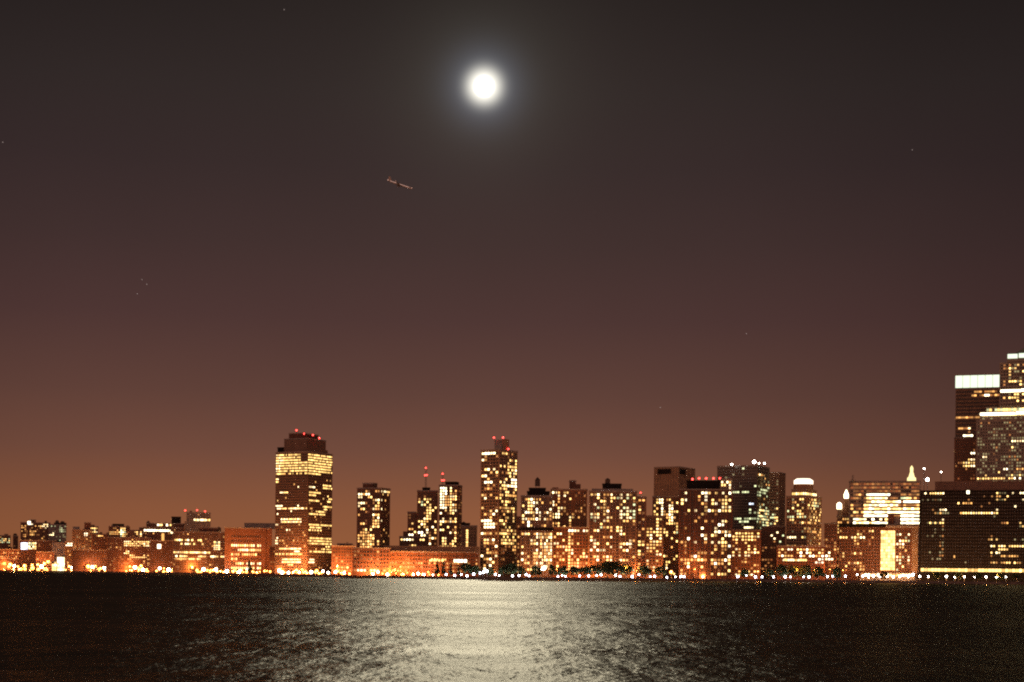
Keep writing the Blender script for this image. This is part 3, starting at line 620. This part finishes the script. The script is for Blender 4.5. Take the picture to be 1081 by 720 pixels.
# glazed pavilion under the beacon tower
B = Bld('garden_pavilion', 'low glazed pavilion glowing yellow by the water below the beacon topped tower', 'pavilion', 727, 771, 771, 603.5, shoreY(750) + 22, 'metal', 0, 14, par=False)
f = B.main[0]
B.grid(f, 727.5, 770.5, 604.4, 610.6, pu=2.3, pz=2.3, wf=.75, hf=.7, p=.97, pal='yoywg', m=.2, zones=((738, 608, 745, 612, 1, 'W'), (754, 608, 771, 612, .9, 'Ww')))
B.vol(726, 772, 772, 602.6, 603.5, 'metal', -1, 16, 'roof', par=False, sides=False); B.done()
# floodlit shed on the far left pier
P0 = shoreY(61) + 10
B = Bld('pier_shed', 'dazzling white floodlit shed on the far left waterfront', 'shed', 60, 68.5, 68.5, 587.5, P0, 'white', 0, 14, par=False)
B.grid(B.main[0], 60.3, 68.2, 588.2, 602.5, pu=3.6, pz=3.6, wf=.85, hf=.85, p=1, pal='Ww', m=.3)
g = B.vol(54.5, 60, 60, 592, None, 'white', -1, 12, par=False); B.grid(g[0], 54.6, 60, 593, 602.5, pu=3.6, pz=3.6, wf=.85, hf=.85, p=.9, pal='Wwy', m=.3)
B.vol(59.5, 69, 69, 586.8, 587.5, 'concrete', -1, 16, 'roof', par=False, sides=False); B.done()

# ------------------------------------------------------------------ street lamps
REFS = [(-20, 20, 'the far left warehouse'), (20, 53, 'the dark loft block'), (53, 76, 'the floodlit pier shed'), (76, 113, 'the tan apartment slab'), (113, 160, 'the wide red brick loft'),
        (160, 183, 'the low red building'), (183, 237, 'the broad five rowed loft'), (237, 288, 'the pilastered brick school'), (288, 351, 'the tall crowned tower'), (351, 376, 'the dark brown lofts'),
        (376, 412, 'the slab tower'), (412, 455, 'the left school half'), (455, 506, 'the right school half'), (506, 547, 'the tallest centre tower'), (547, 582, 'the tank topped tower'),
        (582, 621, 'the twin fronted tower'), (621, 683, 'the turreted broad tower'), (683, 717, 'the ribbed column tower'), (717, 771, 'the glazed pavilion'), (771, 804, 'the mid rise brick block'),
        (804, 830, 'the dark office block'), (830, 872, 'the drum topped tower'), (872, 908, 'the slim dark red block'), (908, 970, 'the glowing atrium block'), (970, 1120, 'the black glass block')]
L = []
o_ = lambda *p: L.extend(('orange', x, y, r) for x, y, r in p)
w_ = lambda *p: L.extend(('white', x, y, r) for x, y, r in p)
c_ = lambda *p: L.extend(('cool white', x, y, r) for x, y, r in p)
o_((1, 589, 1.6), (5, 595, 2), (11, 596, 2), (19, 598, 1.4), (26, 597.5, 2), (34, 596.5, 1.5), (40, 596, 2.1), (47, 595, 1.8), (51, 593, 1.6), (73, 598, 1.5), (79, 596, 1.8), (89, 599.5, 1.8), (93, 598, 2), (101, 597.5, 1.7), (106, 600, 1.4),
   (117, 600.5, 1.3), (123, 599.5, 2), (131, 600, 1.5), (137, 598, 1.6), (146, 600, 1.5), (149, 597.5, 1.6), (155, 601, 1.6), (165, 601, 1.4), (173, 600, 1.4), (183, 600, 1.6), (190, 600, 1.8), (193.5, 597.5, 1.6), (203, 599, 1.6), (208, 602, 1.5), (222, 602, 1.5), (233, 603, 1.4), (246, 603.5, 1.2), (257, 604, 1.2), (271, 604.5, 1.2),
   (291, 601, 1.4), (300, 604, 1.5), (309, 604.5, 1.3), (313, 602, 1.4), (319, 601.5, 1.5), (324, 605, 1.3), (333, 604, 1.4), (337, 605.5, 1.3), (351, 600.5, 1.3), (356, 598, 1.1), (360, 605, 1.2), (369, 606, 1.2), (375, 602.5, 1.1), (404, 605.5, 1), (413, 604, 1.1), (417, 601.5, 1), (424, 606.5, 1), (430, 604.5, 1), (452, 604, .9))
w_((15, 597.5, 1.5), (44, 598, 1.9), (76, 599, 1.5), (84, 598.5, 2), (97.5, 598.5, 2.2), (110, 599.5, 2.1), (128, 601, 1.7), (142.5, 599, 2.2), (151, 601.5, 2), (160, 600, 2), (168.5, 600, 2), (178, 601.5, 2), (196.5, 602.5, 1.9), (215, 601, 1.8), (228, 601, 1.8), (239.5, 603, 1.7), (252.5, 604, 1.9), (261.5, 601.5, 1.7),
   (295, 602.5, 1.8), (298, 604.5, 1.5), (304.5, 604.5, 1.4), (316, 604, 1.2), (328.5, 604, 1.6), (341, 603, 1.7), (346.5, 604.5, 1.7), (354, 604, 1.5), (363.5, 604.5, 1.6), (379, 605, 1.1), (383, 606, 1), (389, 605, 1.1), (394, 606, 1.1), (399, 604, 1), (409, 606.5, 1.4), (436, 606.5, 1.2), (441.5, 605.5, 1.4), (447.5, 606.5, 1.2), (457, 607, 1),
   (574, 600, 1.9), (571, 601.5, 1.2), (650, 607, 1.1), (742, 609, 1), (756, 609.5, 1), (905, 606.5, 1), (911, 608, 1.3), (917, 609, 1.1), (922, 607.8, 1.3), (929, 609, 1.1), (936, 608.2, 1.3), (943, 609, 1.1), (950, 608.5, 1.2), (959, 609, 1.1), (964, 606.5, 1.4), (971, 608.5, 1.2), (980, 608.8, 1.1), (990, 609, 1), (999, 608.6, 1.1), (1008, 609.2, 1), (1018, 609, 1.1), (1029, 609.2, .9), (1041, 609, 1), (1052, 609.2, .9), (1062, 609, 1), (1074, 609.2, 1))
c_((471, 606.5, 1), (480, 607.5, .9), (487, 606.5, 1), (493, 608, .9), (500, 606, 1.2), (507, 605, 1.4), (510.5, 604, 1.6), (514, 603, 1.4), (523, 606.5, 1), (527, 607.5, .9), (541, 608, .9), (548, 607.5, .9), (555.5, 606.5, 1), (558.5, 608, .9), (589, 608.5, .9), (593.5, 607.5, .9), (597, 608.5, .9), (612, 608, 1), (621.5, 608, 1), (630, 607.5, 1), (634.5, 606.8, 1.1), (654.5, 608.5, .8), (667.5, 608.8, 1.1), (674.5, 606.6, 1), (686.5, 608.8, 1), (691, 608.5, .9), (704, 609.5, 1), (713, 609, .8),
   (718.5, 608.8, 1), (722, 608.6, .9), (771.5, 608.8, 1.3), (779, 608.6, 1.1), (788, 607.6, .8), (797.5, 609, 1), (804.5, 609, 1), (816.5, 609, 1.1), (829, 609, 1.1), (834.5, 609, 1.1), (848.5, 609, 1.1), (854, 609, 1.1), (873.5, 608.6, 1), (879, 608.3, .8), (892.5, 608.3, 1.2))
random.seed(5)
o_(*[(x + random.uniform(-2, 2), random.uniform(599.5, 602.5) + x * .011, random.uniform(.8, 1.3)) for x in range(4, 470, 9)])
o_(*[(x + random.uniform(-2, 2), random.uniform(598, 602) + x * .013, random.uniform(.9, 2.1)) for x in range(3, 365, 6)])
street = [(553, 602, .6), (563, 603, .5), (588, 601, .6), (602, 602, .7), (618, 603, .5), (640, 601, .5), (660, 600, .6), (672, 603, .5), (683, 604, .7), (695, 603, .6), (733, 601, .6), (748, 600, .6), (765, 601, .5), (784, 603, .6), (800, 603, .6), (818, 604, .5), (842, 602, .6), (860, 603, .6), (876, 601, .7), (890, 602, .5)]
o_(*street)
FD = [(-20, 2950), (40, 2880), (100, 2750), (140, 2670), (168, 2470), (210, 2320), (240, 2120), (286, 2060), (300, 1945), (350, 1940), (353, 1795), (373, 1790), (376, 1535), (411, 1535), (414, 1555), (505, 1555), (508, 1540), (547, 1540), (550, 1465), (582, 1465), (584, 1505), (620, 1505), (622, 1495), (680, 1495), (684, 1530), (720, 1530), (770, 1530), (773, 1610), (820, 1605), (870, 1605), (885, 1675), (969, 1675), (972, 1645), (1100, 1645)]
def fac(px):
    for (a, ya), (b, yb) in zip(FD, FD[1:]):
        if px <= b: return ya + (yb - ya) * max(0, (px - a)) / (b - a)
    return FD[-1][1]
# red signal glow by the ribbed tower
L.append(('orange', 708.5, 604, 1.9))
ORD = ['first', 'second', 'third', 'fourth', 'fifth', 'sixth', 'seventh', 'eighth', 'ninth', 'tenth', 'eleventh', 'twelfth', 'thirteenth', 'fourteenth', 'fifteenth', 'sixteenth', 'seventeenth', 'eighteenth', 'nineteenth', 'twentieth']
ORD += ['twenty first', 'twenty second', 'twenty third', 'twenty fourth', 'twenty fifth']
ORD += ['twenty sixth', 'twenty seventh', 'twenty eighth', 'twenty ninth', 'thirtieth']
NUM = ['', 'one', 'two', 'three', 'four', 'five', 'six', 'seven', 'eight', 'nine', 'ten', 'eleven', 'twelve', 'thirteen', 'fourteen', 'fifteen', 'sixteen', 'seventeen', 'eighteen', 'nineteen', 'twenty', 'twenty one', 'twenty two', 'twenty three', 'twenty four', 'twenty five', 'twenty six', 'twenty seven', 'twenty eight', 'twenty nine', 'thirty']
buckets = {}
for l in L:
    ref = next(r for a, b_, r in REFS if a <= l[1] < b_)
    buckets.setdefault((ref, l[0]), []).append(l)
poles = {}
def polemesh(h):
    k = round(h * 2) / 2
    if k not in poles:
        b = MB(); b.tube(0, 0, [(.22, 0), (.12, k)], 6); b.tube(0, 0, [(.35, 0), (.35, .6)], 8); poles[k] = b.mesh('pole', [M['metal']])
    return poles[k]
lights = {}
def lamp_light(kind, p):
    k = (kind, p)
    if k not in lights:
        d = bpy.data.lights.new('bulb', 'POINT'); d.energy = p; d.shadow_soft_size = .4
        d.color = {'orange': (1, .28, .055), 'white': (1, .40, .12), 'cool white': (.95, .82, .80)}[kind]; lights[k] = d
    return lights[k]
for (ref, kind), ls in buckets.items():
    ls.sort(key=lambda t: t[1])
    for i, (_, x, y, r) in enumerate(ls):
        D = shoreY(x) + (8 if kind == 'cool white' else random.uniform(10, 24))
        if kind != 'cool white': D = max(D, fac(x) - random.uniform(8, 30))
        P = at(x, y, D); P.z = max(P.z, GZ + 1.2)
        if len(ls) == 1: lb = f'{kind} street lamp, the only one of its colour before {ref}'
        else: lb = f'{kind} lamp, {ORD[i]} of {NUM[len(ls)]} from left, before {ref}'
        rt = tag(empty('street_lamp', (P.x, P.y, GZ)), lb, 'street lamp', 'lamps along the far waterfront')
        link('pole', polemesh(P.z - GZ), rt)
        sc_ = D / 1600
        g = link('lamp_globe', ballmesh(round(r * random.uniform(.55, 1.0) * sc_, 1), {'orange': lampo, 'white': lampw, 'cool white': lampv}[kind], 'lamp_globe'), rt, P - rt.location)
        pw = {'orange': random.choice((7000, 15000, 34000)), 'white': random.choice((7000, 15000, 26000)), 'cool white': 500}[kind]
        if kind == 'white' and x > 560: pw = 9000
        elif 365 < x < 505: pw *= .6
        elif x >= 505 and kind == 'orange': pw = random.choice((10000, 22000))
        lo = bpy.data.objects.new('bulb', lamp_light(kind, pw)); col.objects.link(lo); lo.parent = rt
        lo.location = (0, -r * sc_ - .5, P.z - GZ + 1); 

# ------------------------------------------------------------------ trees
def crown_mesh(seed, cone=False):
    rnd = random.Random(seed); b = MB(); H = 10.0
    cl = []
    if cone:
        for i in range(70):
            t = rnd.random() ** .8; a = rnd.uniform(0, 6.28); rr_ = (1 - t) * 2.3 * rnd.uniform(.5, 1)
            cl.append((rr_ * math.cos(a), rr_ * math.sin(a), 1.2 + t * 8.8, .75 * (1.1 - t)))
    else:
        for i in range(26):
            a = rnd.uniform(0, 6.28); t = rnd.uniform(0, 1); rr_ = 4.4 * math.sqrt(max(0, 1 - (2 * t - .8) ** 2 * .6)) * rnd.uniform(.35, 1)
            cl.append((rr_ * math.cos(a), rr_ * math.sin(a), 3.4 + t * 5.6, rnd.uniform(1.0, 1.7)))
    for (cx, cy, cz, r) in cl:
        for k in range(34 if cone else 90):
            d = Vector((rnd.gauss(0, 1), rnd.gauss(0, 1), rnd.gauss(0, 1))).normalized() * r * rnd.uniform(.55, 1.15)
            c = Vector((cx, cy, cz)) + d; s_ = rnd.uniform(.25, .5)
            u = Vector((rnd.gauss(0, 1), rnd.gauss(0, 1), rnd.gauss(0, 1))).normalized(); v = u.cross(Vector((rnd.gauss(0, 1), rnd.gauss(0, 1), rnd.gauss(0, 1)))).normalized()
            n = len(b.v); b.v += [tuple(c - u * s_), tuple(c + v * s_ * .6), tuple(c + u * s_), tuple(c - v * s_ * .6)]; b.f.append([n, n + 1, n + 2, n + 3]); b.mi.append(0)
    return b.mesh('crown', [M['needle' if cone else 'leaf']])
def trunk_mesh(seed, cone=False):
    rnd = random.Random(seed); b = MB(); b.tube(0, 0, [(.34, 0), (.24, 3), (.15, 6), (.05, 9 if cone else 7.5)], 8)
    me = b.mesh('trunk', [M['bark']])
    if not cone:
        bm = bmesh.new(); bm.from_mesh(me)
        for k in range(5):
            a = k * 1.26 + rnd.random(); z = 2.4 + k * .5
            r = bmesh.ops.create_cone(bm, cap_ends=True, segments=6, radius1=.14, radius2=.04, depth=3.6)
            mt = Matrix.Translation((1.2 * math.cos(a), 1.2 * math.sin(a), z + 1.2)) @ Matrix.Rotation(a, 4, 'Z') @ Matrix.Rotation(R(45), 4, 'Y')
            bmesh.ops.transform(bm, matrix=mt, verts=r['verts'])
        bm.to_mesh(me); bm.free()
    return me
CR = [(crown_mesh(s), trunk_mesh(s)) for s in range(4)]; CN = (crown_mesh(9, True), trunk_mesh(9, True))
TR = [('round', 492, 11, 12), ('round', 501, 9, 11), ('round', 518, 7, 8), ('round', 531, 8, 10), ('round', 540, 12, 13), ('round', 551, 8, 8), ('round', 566, 9, 12), ('round', 583, 10, 8), ('round', 594, 9, 12), ('round', 606, 9, 10),
      ('round', 618, 9, 12), ('round', 629, 11, 14), ('round', 641, 15, 16), ('round', 651, 15, 17), ('round', 661, 11, 12), ('round', 680, 10, 14), ('round', 697, 10, 13),
      ('round', 786, 8, 9), ('round', 812, 8, 9), ('round', 825, 13, 12), ('round', 837, 12, 14), ('round', 850, 12, 14), ('round', 864, 11, 13), ('round', 883, 10, 11), ('round', 933, 7, 9), ('round', 989, 7, 8), ('round', 1012, 7, 8), ('round', 1032, 7, 9), ('round', 1055, 6, 8), ('round', 1072, 6, 8),
      ('cone', 461.5, 14, 5), ('cone', 468.5, 13.5, 5), ('cone', 476, 12, 5), ('cone', 484, 9, 4), ('cone', 263, 11, 6)]
buckets = {}
for t in TR:
    ref = next(r for a, b_, r in REFS if a <= t[1] < b_); buckets.setdefault((ref, t[0]), []).append(t)
for (ref, kd), ts in buckets.items():
    for i, (_, x, h, w) in enumerate(sorted(ts, key=lambda t: t[1])):
        D = shoreY(x) + random.uniform(12, 22); k = D / F
        P = at(x, 606, D); kk = 'dark bushy' if kd == 'round' else 'pointed evergreen'
        lb = f'{kk} tree standing alone before {ref}' if len(ts) == 1 else f'{kk} tree, {ORD[i]} of {NUM[len(ts)]} from left, before {ref}'
        rt = tag(empty('tree', (P.x, P.y, GZ)), lb, 'tree', 'trees along the far waterfront')
        cm, tm = CN if kd == 'cone' else CR[(i + int(x)) % 4]
        sz, sx = (h + 3.6) * k / 10, w * k / (4.2 if kd == 'cone' else 8.6)
        rt.scale = (sx, sx, sz); rt.rotation_euler.z = random.uniform(0, 6)
        link('trunk', tm, rt); link('crown', cm, rt)

# ------------------------------------------------------------------ aeroplane
P = at(422.5, 195, 2900)
rt = tag(empty('aeroplane', P), 'small distant aeroplane with pinkish lights, flying below and left of the moon', 'aeroplane')
body = surf('aircraft paint', (.3, .28, .28), .4)
b = MB()
def xtube(b, prof, n=10):
    s0 = len(b.v); b.tube(0, 0, prof, n)
    for i in range(s0, len(b.v)): x, y, z = b.v[i]; b.v[i] = (z, y, x)
xtube(b, [(.3, -25), (1.0, -21), (1.9, -12), (2, 16), (1.5, 21), (.5, 24)])
link('fuselage', b.mesh('fuselage', [body]), rt)
for sgn in (-1, 1):
    b = MB(); n = 0; b.v = [(4, sgn * 1.5, -1.5), (-4, sgn * 1.5, -1.5), (-9, sgn * 22, -1.2), (-6.5, sgn * 22, -1.2), (4, sgn * 1.5, -1.1), (-4, sgn * 1.5, -1.1), (-9, sgn * 22, -.9), (-6.5, sgn * 22, -.9)]
    b.f = [[0, 1, 2, 3], [7, 6, 5, 4], [0, 4, 5, 1], [1, 5, 6, 2], [2, 6, 7, 3], [3, 7, 4, 0]]; b.mi = [0] * 6
    w = link('wing', b.mesh('wing', [body]), rt); link('wing_light', ballmesh(.5, glow('wing light', (1, .5, .4), 1), 'wing_light'), w, Vector((-7, sgn * 22, -.9)))
b = MB(); b.v = [(-17, -.2, 1.5), (-23, -.2, 1), (-25, -.15, 8), (-22, -.15, 8), (-17, .2, 1.5), (-23, .2, 1), (-25, .15, 8), (-22, .15, 8)]
b.f = [[0, 1, 2, 3], [7, 6, 5, 4], [0, 4, 5, 1], [1, 5, 6, 2], [2, 6, 7, 3], [3, 7, 4, 0]]; b.mi = [0] * 6
link('tail_fin', b.mesh('tail_fin', [body]), rt)
cabw = glow('cabin window', (1, .60, .48), .85)
cw = MB(); cw.quadbox(Vector((-.42, -.1)), Vector((.84, 0)), Vector((0, .2)), -.35, .35); cwm = cw.mesh('cabin_window', [cabw])
for i in range(30): link('cabin_window', cwm, rt, (-19 + i * 1.25, -1.98, .35))
for x in (-24, 22): link('navigation_light', ballmesh(.7, glow('navigation light', (1, .55, .42), 1.3), 'navigation_light'), rt, (x, -.6, .8))
rt.rotation_euler = (0, R(18.5), R(0))

# ------------------------------------------------------------------ moon, stars
mt = tang(511, 91); md = Vector((mt[0], 1, mt[1])).normalized()
me = ballmesh(60000 * .0068, glow('moon surface', (1, .96, .86), 1.6), 'moon')
o = link('moon', me, None, md * 60000); tag(o, 'bright full moon high in the dark sky', 'moon')
for (x, y) in ((300, 10), (150, 295), (155, 300), (145, 310), (963, 158), (788, 352), (697, 430), (3, 150)):
    t = tang(x, y); d = Vector((t[0], 1, t[1])).normalized()
    o = link('star', ballmesh(13.0, glow('starlight', (1, .85, .8), .5) if '_st' not in globals() else globals()['_st'], 'star'), None, d * 62000)
    _st = o.data.materials[0]
    tag(o, 'faint tiny star in the brown night sky', 'star', 'faint stars in the sky')

# ------------------------------------------------------------------ sky
wd = bpy.data.worlds.new('World'); scn.world = wd; wd.use_nodes = True
nt = wd.node_tree; N = nt.nodes.new; K = nt.links.new
bg = nt.nodes['Background']; out = nt.nodes['World Output']
tc = N('ShaderNodeTexCoord'); sp = N('ShaderNodeSeparateXYZ'); K(tc.outputs['Generated'], sp.inputs[0])
asn = N('ShaderNodeMath'); asn.operation = 'ARCSINE'; K(sp.outputs['Z'], asn.inputs[0])
mr = N('ShaderNodeMapRange'); mr.inputs['From Min'].default_value = 0; mr.inputs['From Max'].default_value = R(40); K(asn.outputs[0], mr.inputs['Value'])
ramp = N('ShaderNodeValToRGB'); K(mr.outputs[0], ramp.inputs['Fac'])
def lin(c): return tuple(((v / 255 + .055) / 1.055) ** 2.4 if v > 10 else v / 255 / 12.92 for v in c)
stops = [(600, (150, 91, 56)), (540, (137, 84, 57)), (480, (112, 72, 58)), (420, (94, 62, 54)), (340, (76, 51, 49)), (260, (63, 45, 44)), (180, (53, 40, 40)), (100, (47, 38, 37)), (0, (37, 30, 29))]
el = ramp.color_ramp.elements
for i, (y, c) in enumerate(stops):
    pos = math.degrees(math.atan((606 - y) / F)) / 40
    e = el[0] if i == 0 else (el[1] if i == 1 else el.new(pos)); e.position = pos; e.color = (*lin(c), 1)
e = el.new(1.0); e.color = (*lin((28, 23, 25)), 1)
# extra sky glow added behind the camera, out of view, to brighten the facades
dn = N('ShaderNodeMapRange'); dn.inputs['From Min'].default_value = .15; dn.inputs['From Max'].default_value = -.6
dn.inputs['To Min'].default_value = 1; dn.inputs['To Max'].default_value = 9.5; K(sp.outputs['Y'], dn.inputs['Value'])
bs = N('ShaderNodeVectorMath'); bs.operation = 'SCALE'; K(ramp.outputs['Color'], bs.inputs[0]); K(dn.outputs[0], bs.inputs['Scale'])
# uneven city glow and thin haze: brighter up river, darker away from the centre of the city
cn = N('ShaderNodeTexNoise'); cn.inputs['Scale'].default_value = 3.0; cn.inputs['Detail'].default_value = 3; K(tc.outputs['Generated'], cn.inputs['Vector'])
cm_ = N('ShaderNodeMapRange'); cm_.inputs['From Min'].default_value = .3; cm_.inputs['From Max'].default_value = .7; cm_.inputs['To Min'].default_value = .92; cm_.inputs['To Max'].default_value = 1.08; K(cn.outputs['Fac'], cm_.inputs['Value'])
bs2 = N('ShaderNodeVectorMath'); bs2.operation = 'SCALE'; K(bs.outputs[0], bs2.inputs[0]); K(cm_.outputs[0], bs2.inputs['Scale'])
ab = N('ShaderNodeMath'); ab.operation = 'MULTIPLY'; K(sp.outputs['X'], ab.inputs[0]); K(sp.outputs['X'], ab.inputs[1])
mz = N('ShaderNodeMapRange'); mz.inputs['From Min'].default_value = 0; mz.inputs['From Max'].default_value = .1; mz.inputs['To Min'].default_value = 1.04; mz.inputs['To Max'].default_value = .80; K(ab.outputs[0], mz.inputs['Value'])
sd = N('ShaderNodeMapRange'); sd.inputs['From Min'].default_value = -.35; sd.inputs['From Max'].default_value = .35; sd.inputs['To Min'].default_value = 1.07; sd.inputs['To Max'].default_value = .86; K(sp.outputs['X'], sd.inputs['Value'])
mzz = N('ShaderNodeMath'); mzz.operation = 'MULTIPLY'; K(mz.outputs[0], mzz.inputs[0]); K(sd.outputs[0], mzz.inputs[1])
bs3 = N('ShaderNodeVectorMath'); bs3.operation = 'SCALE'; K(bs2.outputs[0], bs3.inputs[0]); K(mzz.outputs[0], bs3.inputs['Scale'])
# moon aureole
dt = N('ShaderNodeVectorMath'); dt.operation = 'DOT_PRODUCT'; K(tc.outputs['Generated'], dt.inputs[0]); dt.inputs[1].default_value = md
ac = N('ShaderNodeMath'); ac.operation = 'ARCCOSINE'; K(dt.outputs['Value'], ac.inputs[0])
prev = bs3.outputs[0]
def add_glow(width_px, c, power=1.0):
    global prev
    d = N('ShaderNodeMath'); d.operation = 'DIVIDE'; K(ac.outputs[0], d.inputs[0]); d.inputs[1].default_value = width_px / F * .915
    pw = N('ShaderNodeMath'); pw.operation = 'POWER'; K(d.outputs[0], pw.inputs[0]); pw.inputs[1].default_value = power
    ng = N('ShaderNodeMath'); ng.operation = 'MULTIPLY'; K(pw.outputs[0], ng.inputs[0]); ng.inputs[1].default_value = -1
    ex = N('ShaderNodeMath'); ex.operation = 'EXPONENT'; K(ng.outputs[0], ex.inputs[0])
    sc_ = N('ShaderNodeVectorMath'); sc_.operation = 'SCALE'; sc_.inputs[0].default_value = c; K(ex.outputs[0], sc_.inputs['Scale'])
    ad = N('ShaderNodeVectorMath'); ad.operation = 'ADD'; K(prev, ad.inputs[0]); K(sc_.outputs[0], ad.inputs[1]); prev = ad.outputs[0]
add_glow(16.2, (1.6, 1.52, 1.26), 2.3)
add_glow(32, (.10, .12, .165), 1.8)
add_glow(70, (.036, .036, .028), 1.4)
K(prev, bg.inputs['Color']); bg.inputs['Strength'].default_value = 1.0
# the last trace of scattered moonlight in the air
sky = N('ShaderNodeTexSky'); sky.sky_type = 'NISHITA'; sky.sun_disc = False
sky.sun_elevation = math.asin(md.z); sky.sun_rotation = math.atan2(md.x, md.y)
b2 = N('ShaderNodeBackground'); K(sky.outputs[0], b2.inputs['Color']); b2.inputs['Strength'].default_value = .0002
ads = N('ShaderNodeAddShader'); K(bg.outputs[0], ads.inputs[0]); K(b2.outputs[0], ads.inputs[1]); K(ads.outputs[0], out.inputs['Surface'])

ml = bpy.data.lights.new('moonlight', 'SUN'); ml.energy = .35; ml.angle = R(1.1); ml.color = (1, .97, .86)
mo = bpy.data.objects.new('moonlight', ml); col.objects.link(mo); mo.rotation_euler = md.to_track_quat('Z', 'Y').to_euler(); mo.location = (0, 0, 500)

# ------------------------------------------------------------------ render settings
scn.view_settings.view_transform = 'Standard'; scn.view_settings.look = 'None'; scn.view_settings.exposure = 0; scn.view_settings.gamma = 1
scn.view_settings.use_curve_mapping = False
scn.cycles.use_denoising = False; scn.cycles.denoising_prefilter = 'ACCURATE'
scn.cycles.pixel_filter_type = 'BLACKMAN_HARRIS'; scn.cycles.filter_width = 2.1
scn.cycles.max_bounces = 4; scn.cycles.diffuse_bounces = 2; scn.cycles.glossy_bounces = 2
scn.cycles.sample_clamp_indirect = .35; scn.cycles.use_light_tree = True
